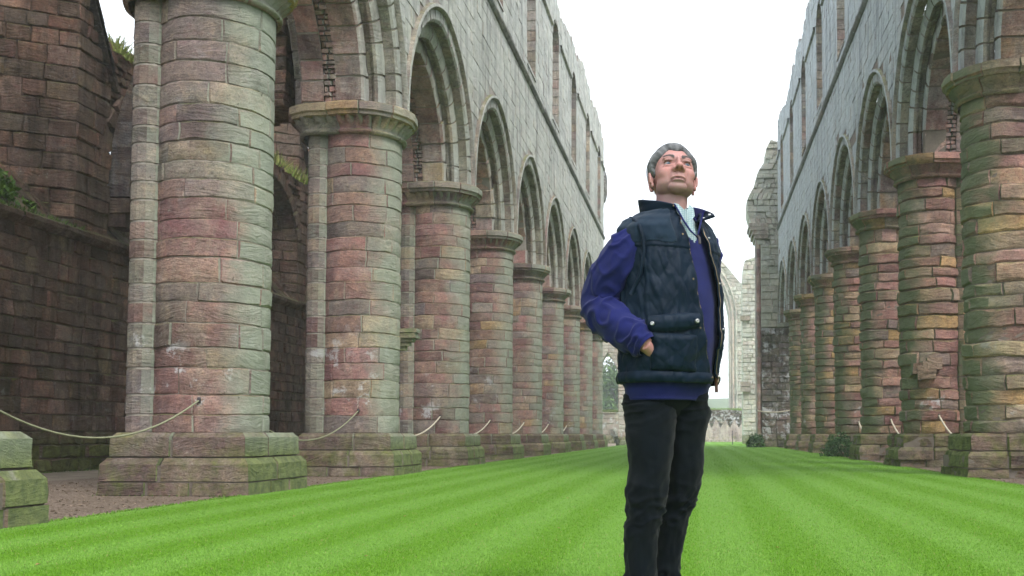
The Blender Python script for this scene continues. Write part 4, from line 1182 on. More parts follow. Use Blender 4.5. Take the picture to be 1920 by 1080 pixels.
grass_tufts('lawn_edge_grass', 'ragged longer grass along the edges of the lawn beside the piers', [(LAWN_L-.07, LAWN_L+.02, 6, 30, lambda y: .07, 5200), (LAWN_R-.02, LAWN_R+.07, 12, 40, lambda y: .07, 3000)], 51, .045, (.06,.15,.01), (.16,.27,.05))
grass_tufts('plinth_weeds', 'small weeds and grass growing in the gravel at the foot of the pier plinths', [(XL+DRUM-1.0, XL+DRUM-.88+1.9, YL[k]-.95, YL[k]-.87, lambda y: .05, 90) for k in range(0, 6)]+[(XR-DRUM-1.0, XR-DRUM+.9, YR[k]-.95, YR[k]-.87, lambda y: .05, 90) for k in range(1, 6)]+[(AWL+.0, AWL+.16, 14, 24, lambda y: .06, 500)], 52, .06, (.04,.08,.015), (.13,.18,.05))
# ------------------------------------------------------------------ ropes
g = NT('hemp_rope'); _P = g.n('ShaderNodeNewGeometry').outputs['Position']
M_rope = g.out(g.mix(g.noise(_P, 60, 3), (.20,.21,.13), (.33,.33,.22)), g.noise(_P, 150, 3), .004, .8)
g = NT('cream_rope'); _P = g.n('ShaderNodeNewGeometry').outputs['Position']
M_rope2 = g.out(g.mix(g.noise(_P, 60, 3), (.50,.44,.34), (.66,.60,.48)), g.noise(_P, 150, 3), .004, .8)
g = NT('rusty_iron'); M_iron = g.out((.05,.045,.05), None, rough=.6)
def rope(p, q, sag, label, mat, rad=.014, n=26):
    root = empty('rope', tuple((Vector(p)+Vector(q))/2-Vector((0, 0, sag))), label, 'rope', 'ropes slung between the piers')
    mb = MB(); P_ = [Vector(p).lerp(Vector(q), i/n)-Vector((0, 0, sag*4*(i/n)*(1-i/n))) for i in range(n+1)]
    vs = []
    for i, c_ in enumerate(P_):
        d = (P_[min(n, i+1)]-P_[max(0, i-1)]).normalized(); u = d.cross(Vector((0, 0, 1))).normalized(); v = d.cross(u)
        for k in range(6):
            a = 2*PI*k/6+i*.9; vs.append(tuple(c_+u*rad*math.cos(a)+v*rad*math.sin(a)))
    mb.add(vs, grid_faces(6, n+1, True)); mb.build('cord', mat, root)
    for e in (p, q):
        h = MB(); lathe(h, e[0], e[1], [(.004, e[2]-.035), (.02, e[2]-.03), (.022, e[2]+.03), (.004, e[2]+.036)], 8)
        h.build('hook', M_iron, root)
def hk(cx, cy, side, front, z=1.07):
    # hooks sit on the shafts, front or back face, a little to the aisle side
    dx = cx - side*DRUM; a = math.atan2(-.96 if front else .96, side*-.28*(1 if front else -.2))
    return (dx+(PR+.012)*math.cos(a)*1.0, cy+(PR+.012)*math.sin(a), z)
rl = ['greenish rope slung to the nearest whole pier from beyond the left frame edge', 'rope between the first and second whole piers on the left', 'pale rope between the second and third whole piers on the left', 'rope between the third and fourth whole piers on the left',
      'rope between the fourth and fifth whole piers on the left', 'rope between the fifth and sixth whole piers on the left', 'rope between the sixth and seventh whole piers on the left']
for k in range(0, 7):
    a = hk(XL, YL[k], -1, False, 1.12); b = hk(XL, YL[k+1], -1, True, 1.09)
    if k == 0:
        a = (-6.3, YL[0]+.70, 1.6); b = (-5.70, YL[1]-.66, 1.085)
    rope(a, b, (.66, .5, .45, .42, .4, .4, .4)[k], rl[k], M_rope if k < 2 else M_rope2, (.0115, .011, .017, .018, .02, .022, .022)[k])
rr_ = ['cream rope hanging from the nearest pier on the right', 'cream rope between the first and second piers on the right', 'cream rope between the second and third piers on the right', 'cream rope between the third and fourth piers on the right', 'cream rope between the fourth and fifth piers on the right']
for k in range(1, 6):
    a = (XR-.18, YR[k]-PR-.01, 1.10) if k > 1 else (XR+.04, YR[1]-PR+.0, 1.10)
    b = (XR-.1, YR[k-1]+PR+.01, 1.1)
    rope(b, a, .55, rr_[k-1], M_rope2, .018+.002*k)
rope((3.2, 57.0, 2.0), (5.1, 56.8, 2.05), .12, 'rope barrier in front of the dark crossing pier', M_rope2, .03)
pp = MB(); lathe(pp, 2.35, 72, [(.03, 0), (.03, .95), (.005, .97)], 8); o = pp.build('post', M_iron, None); tag(o, 'thin dark iron post standing on the far lawn right of the man', 'post')
ln = MB()
for q in range(20):
    ln.box(-3+q*.55, -3+q*.55+.55, 71.99, 72.01, .86-.0, .885); 
o = ln.build('post', M_iron, None, smooth=False) if False else None

# lumps at the foot of the last left piers
gl = MB()
for k in range(7):
    a = k/7
    gl.box(-5.15+.42*a, -4.95+.42*a, 61.0, 61.5, .75-.7*a-.1, 1.0-.72*a, (.36,.37,.38) if k < 4 else (.07,.075,.085), .03)
o = gl.build('fallen_stone', M_nlj, None, smooth=False, colours=True); tag(o, 'leaning grey stone slab at the foot of the farthest left pier', 'stone')
fs_ = MB()
for k in range(5): fs_.box(-4.9+k*.33, -4.62+k*.33, 66+.1*k, 66.4+.1*k, 0, rnd.uniform(.22, .45), (.20,.24,.12), .05)
o = fs_.build('fallen_stone', M_nlj, None, smooth=False, colours=True); tag(o, 'row of low mossy stones on the grass beside the leaning grey slab', 'stone')

# ------------------------------------------------------------------ air
hz = MB(); hz.box(-440, 440, -40, 720, -1.5, 60)
g = bpy.data.materials.new('haze'); g.use_nodes = True; g.node_tree.nodes.clear()
_o = g.node_tree.nodes.new('ShaderNodeOutputMaterial'); _v = g.node_tree.nodes.new('ShaderNodeVolumePrincipled')
_v.inputs['Color'].default_value = (.92,.96,1,1); _v.inputs['Density'].default_value = .0011; _v.inputs['Anisotropy'].default_value = .2
g.node_tree.links.new(_v.outputs[0], _o.inputs['Volume'])
hzo = hz.build('haze', g, None, smooth=False); tag(hzo, 'thin pale air haze filling the valley and the nave', 'haze', kind='stuff')
sc.cycles.volume_bounces = 1
# ------------------------------------------------------------------ the man
ppx = 960-cam_d.shift_x*1920
MD = 3.92
mu = (1250-ppx)/FPX*MD
MO = Vector((mu*CY-MD*SY, mu*SY+MD*CY, .012))
UA, VA = Vector((CY, SY, 0)), Vector((-SY, CY, 0))
SCL = 497.0
def m2w(u, v, z): return MO+UA*u+VA*v+Vector((0, 0, z))
def pu(x): return (x-1250)/SCL
def pz(y): return (1158-y)/SCL-.0
man = empty('person', tuple(MO), 'grey-haired man in navy quilted vest and purple-blue jumper looking up, hand in pocket', 'person')
PHI = R(48)
FW = (math.sin(PHI), -math.cos(PHI)); LF = (math.cos(PHI), math.sin(PHI))
def nz(x, y, z): return mnoise.noise(Vector((x, y, z)))

def lerp_tab(tab, z):
    """tab sorted by first value"""
    if z <= tab[0][0]: return tab[0][1:]
    for a, b in zip(tab, tab[1:]):
        if z <= b[0]:
            f = (z-a[0])/(b[0]-a[0]); f = f*f*(3-2*f)*.5+f*.5
            return tuple(a[i]*(1-f)+b[i]*f for i in range(1, len(a)))
    return tab[-1][1:]
# z, centre u, centre v, half width, half depth
TOR = [(.76,-.004,.0,.185,.128),(.81,-.002,.0,.188,.132),(.89,.003,-.0,.198,.142),(1.04,.016,-.005,.208,.152),(1.20,.012,-.005,.206,.152),
       (1.32,.010,.0,.208,.142),(1.39,.008,.005,.212,.132),(1.43,.004,.01,.212,.122),(1.465,.006,.012,.182,.110),(1.495,.010,.014,.128,.096),(1.52,.016,.015,.088,.078),(1.56,.020,.012,.078,.072),(1.6,.022,.01,.074,.07)]
def torso_pt(th, z, off=0.0):
    cu, cv, a, b = lerp_tab(TOR, z); a += off; b += off
    s, c = math.sin(th), math.cos(th)
    e = .86
    s_ = math.copysign(abs(s)**e, s); c_ = math.copysign(abs(c)**e, c)
    if c < 0: c_ *= .92
    return (cu+a*s_*LF[0]+b*c_*FW[0], cv+a*s_*LF[1]+b*c_*FW[1], z)
def theta_at(x, y, off=0.0):
    """angle on the torso surface that shows at pixel x, y, on the camera side"""
    z = pz(y); best = None
    for k in range(-90, 91):
        th = k*.0175*1.2; p = torso_pt(th, z, off)
        if p[1] > .12: continue
        e = abs(p[0]-pu(x))
        if best is None or e < best[0]: best = (e, th)
    return best[1]
def fabric(name, col, col2=None, rough=.85, sheen=.3, scale=300, bump=.0015, weave=True):
    g = NT(name); tc = g.n('ShaderNodeTexCoord').outputs['Object']
    c = g.mix(g.ramp(g.noise(tc, 9, 6, .7), .3, .7), col, col2 or tuple(x*1.35 for x in col))
    g.b.inputs['Sheen Weight'].default_value = sheen*.25; g.b.inputs['Sheen Roughness'].default_value = .5
    g.b.inputs['Specular IOR Level'].default_value = .12
    h = g.math('ADD', g.noise(tc, scale, 2, .5), g.math('MULTIPLY', g.noise(tc, 40, 5, .7), .8))
    return g.out(c, h, bump, .7, rough)
M_jump = fabric('navy_purple_fleece', (.0075,.0105,.066), (.012,.016,.094), .95, .35)
M_vest = fabric('quilted_navy_nylon', (.0018,.0075,.0165), (.0032,.012,.026), .55, .1, 500, .0008)
M_cord = fabric('navy_corduroy', (.006,.014,.026), (.011,.024,.042), .85, .3)
M_trou = fabric('dark_moleskin', (.0010,.0027,.0046), (.0019,.0046,.0076), .9, .22)
M_shoe = fabric('brown_leather', (.04,.022,.012), None, .45, 0)
M_shirt = None
g = NT('pale_check_shirt'); tc = g.n('ShaderNodeTexCoord').outputs['Object']
_s = g.n('ShaderNodeSeparateXYZ', i_0=tc)
def _ln(o, f): return g.ramp(g.math('ABSOLUTE', g.math('SINE', g.math('MULTIPLY', o, f))), .80, .95)
chk = g.math('MAXIMUM', _ln(_s.outputs[0], 380), _ln(_s.outputs[2], 380))
M_shirt = g.out(g.mix(g.math('MULTIPLY', chk, .65), (.34,.42,.42), (.10,.19,.23)), g.noise(tc, 60, 4), .002, .6, .8)
g = NT('brass'); g.b.inputs['Metallic'].default_value = .9; M_brass = g.out((.22,.17,.11), None, rough=.4)
g = NT('steel_snap'); g.b.inputs['Metallic'].default_value = .9; M_snap = g.out((.42,.42,.42), None, rough=.35)

def surf(name, fn, ss, ts, mat, parent, wrap=False, skip=None, thick=0.0, sub=0):
    """grid surface in the man's own frame, fn(s,t)->(u,v,z); thick adds real cloth thickness"""
    mb = MB(); nc, nr = len(ss), len(ts)
    vs = [tuple(m2w(*fn(s, t))) for t in ts for s in ss]
    fs = grid_faces(nc, nr, wrap)
    if skip:
        keep = []
        for f in fs:
            ii = [i % nc for i in f]; jj = [i // nc for i in f]
            s_ = sum(ss[i] for i in ii)/4; t_ = sum(ts[j] for j in jj)/4
            if wrap and max(ii)-min(ii) > 1: s_ = ss[-1]
            if not skip(s_, t_): keep.append(f)
        fs = keep
    mb.add(vs, fs)
    o = mb.build(name, mat, parent, origin=tuple(MO))
    if thick:
        md = o.modifiers.new('thickness', 'SOLIDIFY'); md.thickness = thick; md.offset = 0
    return o
def lin(a, b, n): return [a+(b-a)*i/(n-1) for i in range(n)]

# --- jumper body with a V neck
Vx = theta_at(1303, 466)
def jumper_fn(th, z):
    d = -.006+.004*nz(th*1.2, z*9, 3)+.003*nz(th*3, z*22, 8)
    if z < .86: d += -.004
    if z < .826: d += -.004
    return torso_pt(th, z, d)
surf('jumper', jumper_fn, lin(Vx-PI, Vx+PI, 130)[:-1], lin(.805, 1.53, 90), M_jump, man, wrap=True,
     skip=lambda s, z: z > 1.392 and abs(s-Vx+.06*(z-1.392)) < (z-1.392)*5.2, thick=.004)
# --- shirt seen in the V, with collar wings
surf('shirt', lambda th, z: torso_pt(th, z, -.016+.003*nz(th*4, z*20, 1)), lin(Vx-1.5, Vx+1.3, 50), lin(1.36, 1.535, 36), M_shirt, man,
     skip=lambda s, z: z > 1.44 and abs(s-Vx+.30) < (z-1.44)*3.4, thick=.003)
def wing(pts, name='shirt_collar'):
    mb = MB(); base = [m2w(*p) for p in pts]
    n = len(pts); off = VA*-.006
    mb.add([tuple(p) for p in base]+[tuple(p-off) for p in base], [tuple(range(n)), tuple(range(2*n-1, n-1, -1))]+[(i, (i+1) % n, n+(i+1) % n, n+i) for i in range(n)])
    return mb.build(name, M_shirt, man, smooth=False, origin=tuple(MO))
def PP(x, y, v): return (pu(x), v, pz(y))
wing([PP(1262,394,-.098), PP(1270,397,-.105), PP(1284,414,-.132), PP(1281,433,-.142), PP(1268,416,-.130)])
wing([PP(1291,394,-.085), PP(1299,404,-.086), PP(1300,419,-.104), PP(1291,432,-.120), PP(1284,415,-.118)])
wing([PP(1283,415,-.134), PP(1291,430,-.13), PP(1300,452,-.142), PP(1296,462,-.146), PP(1286,440,-.14)], 'shirt_placket')

# --- vest
EL = [(715,1331),(690,1325),(650,1316),(600,1310),(560,1304),(520,1297),(480,1288),(450,1280),(425,1271),(400,1264),(380,1262)]
ER = [(715,1337),(690,1339),(650,1341),(600,1341),(560,1339),(520,1332),(480,1321),(450,1311),(425,1306),(400,1303),(380,1300)]
tabL = sorted((pz(y), theta_at(x, y, .01)) for y, x in EL); tabR = sorted((pz(y), theta_at(x, y, .01)) for y, x in ER)
def wrapdiff(a): return (a+PI) % (2*PI)-PI
def vest_d(th, z):
    d = .010+.004*nz(th*1.3, z*7, 5)
    if .905 < z < 1.36:
        s_ = th*.18
        q1 = (s_+z*.62)/.085; q2 = (s_-z*.62)/.085
        g1 = abs(q1-round(q1)); g2 = abs(q2-round(q2)); gm = min(g1, g2)
        d += .0019*(1-math.exp(-(gm/.06)**2))
    elif z >= 1.36: d += .006+.002*nz(th*6, z*8, 2)
    else:
        d += .005+.007*math.sin(max(0, min(1, (z-.868)/.036))*PI)
    d += .007*nz(th*2.2+z*6, z*12-th*2, 11)+.004*nz(th*7+z*14, z*24-th*5, 17)
    # soft diagonal pulls towards the pocket hand
    rg = (1-min(1, 3*abs(nz(th*3.6-z*2.5+9, z*5.5+th*2.5, 2))))**2
    d += .006*(rg-.3)*(1 if .92 < z < 1.34 else .4)
    return d
NS = 240
def vest_fn(s, z):
    l = lerp_tab(tabL, z)[0]; r_ = lerp_tab(tabR, z)[0]
    th = l-(2*PI-(r_-l))*s           # goes from the left edge round the back to the right edge
    return torso_pt(th, z, vest_d(th, z)+.010*max(0, (s-.93)/.07)*(1 if z > 1.0 else .3))
vest = surf('vest', vest_fn, lin(0, 1, NS), lin(.868, 1.515, 170), M_vest, man, thick=.008)
# corduroy yoke
def yoke_fn(s, z):
    p = vest_fn(s, z); c_ = lerp_tab(TOR, z)
    k = 1.014
    return (c_[0]+(p[0]-c_[0])*k, c_[1]+(p[1]-c_[1])*k, z+.003)
surf('yoke', yoke_fn, lin(.045, .36, 60), lin(1.365, 1.514, 34), M_cord, vest, thick=.004, skip=lambda s, z: z < 1.372+.004*math.sin(s*60))
surf('yoke', yoke_fn, lin(.72, .95, 40), lin(1.365, 1.514, 34), M_cord, vest, thick=.004)
# stand collar: camera-left half upright, right half folded open
def collar_fn(s, t):
    l = lerp_tab(tabL, 1.5)[0]; r_ = lerp_tab(tabR, 1.5)[0]
    th = l-(2*PI-(r_-l))*s
    z0 = 1.480; hgt = .048+.030*min(1, s/.28)-.012*max(0, s-.6)
    lean = -.002+.012*t
    fold = max(0, (s-.80)/.20)
    back = math.exp(-((s-.5)/.25)**2)*.012
    p = torso_pt(th, z0+.03, .012+lean+.004*nz(s*9, t*3, 4))
    z = z0+hgt*t+back*t
    out = fold**1.3*t
    return (p[0]+out*.062, p[1]-out*.035, z-out*(.058))
surf('collar', collar_fn, lin(0, .995, 90), lin(0, 1, 14), M_vest, vest, thick=.010)
surf('collar_lining', lambda s, t: tuple(np.array(collar_fn(s, t))+np.array((0, .0, 0)) + (np.array(torso_pt(0, 1.52))*0)) if False else (collar_fn(s, t)[0]*.93+.002, collar_fn(s, t)[1]*.93, collar_fn(s, t)[2]+.002), lin(.02, .9, 80), lin(.0, 1.0, 12), M_jump, vest, thick=.003)
# jumper zip collar lying open at the right, and its dark pull
def tube(name, pts, rad, mat, parent, n=6, world=False):
    mb = MB(); P_ = [m2w(*p) for p in pts] if not world else [Vector(p) for p in pts]; vs = []
    m = len(P_)
    for i, c_ in enumerate(P_):
        d = (P_[min(m-1, i+1)]-P_[max(0, i-1)]).normalized(); u = d.cross(Vector((.1, .9, .2))).normalized(); v = d.cross(u)
        for k in range(n): vs.append(tuple(c_+u*rad*math.cos(2*PI*k/n)+v*rad*math.sin(2*PI*k/n)))
    mb.add(vs, grid_faces(n, m, True)+[tuple(range(n)), tuple(range(n*m-1, n*m-n-1, -1))])
    return mb.build(name, mat, parent, origin=tuple(MO))
def onvest(s, z, o=.007):
    p = vest_fn(s, z); c_ = lerp_tab(TOR, z); d = Vector((p[0]-c_[0], p[1]-c_[1], 0)); L = d.length
    return (p[0]+d.x/L*o, p[1]+d.y/L*o, z)
tube('zip', [onvest(.001, z, .002) for z in lin(.875, 1.515, 40)]+[tuple(np.array(collar_fn(0, t))+np.array((.002, -.004, 0))) for t in lin(.2, 1, 6)], .0022, M_brass, vest)
tube('zip', [onvest(.999, z, .004) for z in lin(.875, 1.45, 40)], .002, M_brass, vest)
tube('jumper_zip_pull', [PP(1302,462,-.172), PP(1305,466,-.178), PP(1306,478,-.182)], .005, M_iron, man)
tube('jumper_neckband', [PP(1262,398,-.112), PP(1268,410,-.128), PP(1278,432,-.148), PP(1290,452,-.160), PP(1302,464,-.166), PP(1306,450,-.150), PP(1311,430,-.128), PP(1316,412,-.10)], .0035, M_jump, man)
tube('zip_pull', [onvest(.0, .89, .012), onvest(.0, .875, .016), (onvest(.0, .87, .014)[0]+.006, onvest(.0, .87, .014)[1], .835)], .006, M_shoe, vest)
def stud(x, y, rad, mat, name='snap', v=None, s=None):
    if s is None: th = theta_at(x, y, .02); p = torso_pt(th, pz(y), vest_d(th, pz(y))+.008)
    else: p = s
    c_ = lerp_tab(TOR, p[2]); d = Vector((p[0]-c_[0], p[1]-c_[1], 0)).normalized(); dw = UA*d.x+VA*d.y
    u = dw.cross(Vector((0, 0, 1))).normalized(); w_ = Vector((0, 0, 1)); C_ = m2w(*p); mb = MB(); vs = []
    for (rr, oo) in ((rad, -.006), (rad, .002), (rad*.75, .004), (rad*.45, .003), (.0005, .003)):
        for k in range(12): vs.append(tuple(C_+u*rr*math.cos(2*PI*k/12)+w_*rr*math.sin(2*PI*k/12)+dw*oo))
    mb.add(vs, grid_faces(12, 5, True)); return mb.build(name, mat, vest, origin=tuple(C_))
# pocket with its flap
def pocket_fn(grow, bulge, x0, x1, y0, y1, slope=0):
    def fn(s, t):
        x = x0+(x1-x0)*s; y = y0+(y1-y0)*t+slope*s
        th = theta_cache(x, y)
        e = min(s, 1-s, t+.0, 1-t)
        d = vest_d(th, pz(y))*.7+grow+bulge*min(1, e*7)**.5
        # diamond quilting on the pouch
        q1 = (s*1.9+t*1.9); q2 = (s*1.9-t*1.9); gm = min(abs(q1-round(q1)), abs(q2-round(q2)))
        d += .0018*(1-math.exp(-(gm/.06)**2))+.004*nz(s*4, t*4, 3)
        return torso_pt(th, pz(y), d)
    return fn
_tc = {}
def theta_cache(x, y):
    k = (round(x), round(y/3))
    f = []
    for xx in (math.floor(x/4)*4, math.floor(x/4)*4+4):
        kk = (xx, round(y/4))
        if kk not in _tc:
            # finer search
            z = pz(kk[1]*4); lo, hi = -1.9, 1.2; best = (9, 0)
            for q in range(260):
                th = lo+(hi-lo)*q/260; p = torso_pt(th, z, .02); e_ = abs(p[0]-pu(xx))
                if p[1] < .05 and e_ < best[0]: best = (e_, th)
            _tc[kk] = best[1]
        f.append(_tc[kk])
    a = (x-math.floor(x/4)*4)/4
    return f[0]*(1-a)+f[1]*a
surf('pocket', pocket_fn(.004, .016, 1216, 1302, 640, 706, 2), lin(0, 1, 44), lin(0, 1, 34), M_vest, vest, thick=.004)
def flap_fn(s, t):
    x = 1213+(1304-1213)*s; y = 611-9*s+(t*(26+4*math.sin(s*PI*1.0)))
    th = theta_cache(x, y); return torso_pt(th, pz(y), vest_d(th, pz(y))*.6+.014+.012*math.sin(min(1, t*1.1)*PI)**.5+.002*nz(s*12, t*4, 1))
surf('pocket_flap', flap_fn, lin(0, 1, 44), lin(0, 1, 14), M_vest, vest, thick=.005)
stud(1296, 616, .0085, M_snap, s=tuple(np.array(flap_fn(.9, .55))+np.array((.006, -.012, 0))))
stud(1221, 622, .0075, M_snap, s=tuple(np.array(flap_fn(.10, .55))+np.array((-.004, -.014, 0))))
for z_ in (pz(457), pz(540), pz(628), pz(716)): stud(0, 0, .004, M_brass, s=onvest(.015, z_, .004))
for z_ in (pz(455), pz(540), pz(625), pz(712)): stud(0, 0, .004, M_snap, s=onvest(.985, z_, .006))
for s_, t_ in ((.955, .80), (.965, .45)):
    q = collar_fn(s_, t_); stud(0, 0, .0055, M_snap, s=(q[0]-.0, q[1]-.012, q[2]))
for t_ in (.85, .45):
    q = collar_fn(.03, t_); stud(0, 0, .0035, M_brass, s=(q[0]+.0, q[1]-.010, q[2]))
# far-side pocket flap peeping out on the right
mb = MB(); q = [PP(1346,606,.0), PP(1358,630,-.01), PP(1352,640,.0), PP(1343,632,.0)]
mb.add([tuple(m2w(*p)) for p in q]+[tuple(m2w(p[0]-.004, p[1]+.05, p[2])) for p in q], [(0,1,2,3),(7,6,5,4),(0,4,5,1),(1,5,6,2),(2,6,7,3),(3,7,4,0)])
mb.build('pocket_flap', M_vest, vest, smooth=False, origin=tuple(MO))

# --- sleeves
def path_tube(name, pts, mat, parent, fold, n=96, m=190, thick=0.0, squash=1.0):
    """pts: (u,v,z,r) control points, smooth path, folds as displacement"""
    P_ = np.array(pts, dtype=float)
    def cr(t):
        k = len(P_)-1; x = t*k; i = min(k-1, int(x)); f = x-i
        p0 = P_[max(0, i-1)]; p1 = P_[i]; p2 = P_[i+1]; p3 = P_[min(k, i+2)]
        return .5*((2*p1)+(-p0+p2)*f+(2*p0-5*p1+4*p2-p3)*f*f+(-p0+3*p1-3*p2+p3)*f**3)
    ref = Vector((.3, 1, .15)).normalized()
    def fn(a, t):
        c_ = cr(t); d = Vector((cr(min(1, t+.01))-cr(max(0, t-.01)))[:3]).normalized()
        u = ref.cross(d).normalized(); v = d.cross(u)
        rr = c_[3]*.965+fold(a, t)
        q = Vector(c_[:3])+u*rr*math.cos(a)*squash+v*rr*math.sin(a)
        return tuple(q)
    return surf(name, fn, lin(0, 2*PI, n+1)[:-1], lin(0, 1, m), mat, parent, wrap=True, thick=thick), cr
def sleeve_fold(a, t):
    e = math.exp(-((t-.56)/.20)**2)
    ca, sa = math.cos(a), math.sin(a)
    rg = (1-min(1, 3*abs(nz(ca*1.1+3, sa*1.1, t*13+a*.25))))**1.5
    rg2 = (1-min(1, 3*abs(nz(ca*1.6, sa*1.6+5, t*9-1))))**2
    fold = .0115*(rg-.3)*(.25+.75*e)+.010*(rg2-.3)*math.exp(-((t-.22)/.22)**2)+.010*(rg-.3)*math.exp(-((t-.86)/.10)**2)
    if t < .93: return fold+.006*nz(ca*1.3, sa*1.3, t*9)+.006*nz(ca*.8, sa*.8, t*3+7)
    return -.004
    d = .013*e*math.sin(t*62+2.2*math.sin(a+1)+3*nz(math.cos(a), math.sin(a), t*4))*(.55+.45*math.cos(a-2.6))
    d += .006*nz(math.cos(a)*1.3, math.sin(a)*1.3, t*9)+.010*nz(math.cos(a)*.8, math.sin(a)*.8, t*3+7)+.004*nz(math.cos(a)*2.5, math.sin(a)*2.5, t*22+3)
    d += .006*math.sin(t*30+3*a+2*nz(math.cos(a), 2, t*3))*math.exp(-((t-.25)/.2)**2)
    if t > .93: d = -.004+.25*d
    return d
RS = [(-.100,-.085,1.405,.045), (-.130,-.118,1.382,.066), (-.162,-.110,1.335,.083), (-.202,-.075,1.265,.087), (-.240,-.040,1.185,.082), (-.226,-.075,1.120,.080), (-.180,-.125,1.075,.076), (-.128,-.175,1.035,.066), (-.092,-.205,1.006,.052), (-.078,-.214,.994,.047)]
slv, _ = path_tube('sleeve', RS, M_jump, man, sleeve_fold, thick=.004)
LS = [(.14,.10,1.43,.055), (.150,.13,1.39,.075), (.145,.19,1.30,.075), (.13,.25,1.20,.07), (.10,.27,1.13,.066), (.04,.26,1.08,.056), (-.02,.23,1.04,.046)]
path_tube('sleeve', LS, M_jump, man, sleeve_fold, thick=.004)
# piping round the armhole
ah = []
for (x, y) in ((1178,421),(1190,432),(1198,448),(1203,468),(1205,490),(1203,512),(1197,534),(1189,552),(1180,568)):
    z_ = pz(y); th = theta_at(x, y, .02); p = torso_pt(th, z_, vest_d(th, z_)+.008); ah.append(p)
tube('armhole_binding', ah, .0070, M_vest, vest, 8)

# --- trousers
def leg_fold(side):
    def f(a, t):
        kn = math.exp(-((t-.56)/.10)**2); bt = math.exp(-((t-.93)/.08)**2); hp = math.exp(-((t-.10)/.10)**2)
        d = (.007*kn+.012*bt)*math.sin(t*70+3.5*math.sin(a+side)+6*nz(math.cos(a)*1.3, math.sin(a)*1.3, t*6+side))*(.6+.7*nz(math.cos(a), math.sin(a), t*12+5))
        ca, sa = math.cos(a), math.sin(a)
        rg = (1-min(1, 3*abs(nz(ca*1.2+side*7, sa*1.2, t*17+a*.3))))**1.5
        d += (rg-.3)*(.007*kn+.011*bt+.005*hp+.0025)
        d += .004*hp*math.sin(t*50+3*a)+.006*nz(math.cos(a)*1.2, math.sin(a)*1.2, t*8+side*3)+.004*nz(math.cos(a)*3, math.sin(a)*3, t*20+side)
        # pressed ridge down the thigh
        d += .005*math.exp(-((wrapdiff(a-4.4))/.25)**2)*(1 if t < .5 else .3)
        return d
    return f
RL = [(-.055,-.02,.855,.105),(-.062,-.035,.80,.108),(-.064,-.05,.74,.102),(-.063,-.06,.66,.094),(-.066,-.07,.56,.083),(-.080,-.075,.46,.078),(-.088,-.07,.38,.071),(-.098,-.06,.30,.067),(-.100,-.05,.20,.064),(-.100,-.05,.12,.064),(-.098,-.05,.06,.060)]
LL = [(.055,.03,.855,.100),(.062,.045,.80,.106),(.070,.06,.74,.100),(.068,.07,.66,.088),(.070,.075,.56,.080),(.058,.08,.46,.074),(.034,.09,.38,.066),(.018,.10,.30,.062),(.002,.11,.20,.060),(.0,.11,.12,.064),(.004,.11,.06,.058)]
tr = MB()
def legmesh(P0, side):
    P_ = np.array(P0); n, m = 60, 130
    def cr(t):
        k = len(P_)-1; x = t*k; i = min(k-1, int(x)); f = x-i
        p0 = P_[max(0, i-1)]; p1 = P_[i]; p2 = P_[i+1]; p3 = P_[min(k, i+2)]
        return .5*((2*p1)+(-p0+p2)*f+(2*p0-5*p1+4*p2-p3)*f*f+(-p0+3*p1-3*p2+p3)*f**3)
    ff = leg_fold(side); vs = []
    for j in range(m+1):
        t = j/m; c_ = cr(t)
        for i in range(n):
            a = 2*PI*i/n; r_ = c_[3]+ff(a, t)
            vs.append(tuple(m2w(c_[0]+r_*math.cos(a)*.95, c_[1]+r_*math.sin(a)*1.05, c_[2]+.004*nz(math.cos(a), math.sin(a), t*30))))
    tr.add(vs, grid_faces(n, m+1, True))
legmesh(RL, 0); legmesh(LL, 1)
vs = []
for z in lin(.73, .87, 8):
    for k in range(48):
        p = torso_pt(2*PI*k/48, z, -.018-.9*max(0, .80-z)); vs.append(tuple(m2w(*p)))
tr.add(vs, grid_faces(48, 8, True))
tro = tr.build('trousers', M_trou, man, origin=tuple(MO))
# --- shoes (just under the frame)
for (u, v) in ((-.098, -.05), (.004, .11)):
    def shoe(s, t, u=u, v=v):
        L = -.09+.29*t; wd = .045*math.sin(min(1, t*1.15+.12)*PI)**.45*(.86 if t < .45 else 1.0)
        hh = .095 if t < .35 else .095-.05*min(1, (t-.35)/.4)
        a = s; x = wd*math.cos(a); z = .5*hh+.5*hh*math.sin(a)
        if z < .012: z = .0
        return (u+FW[0]*L*.9+LF[0]*x, v+FW[1]*L*.9+LF[1]*x, z)
    surf('shoe', shoe, lin(0, 2*PI, 25)[:-1], lin(0.0, 1.0, 26), M_shoe, man, wrap=True)

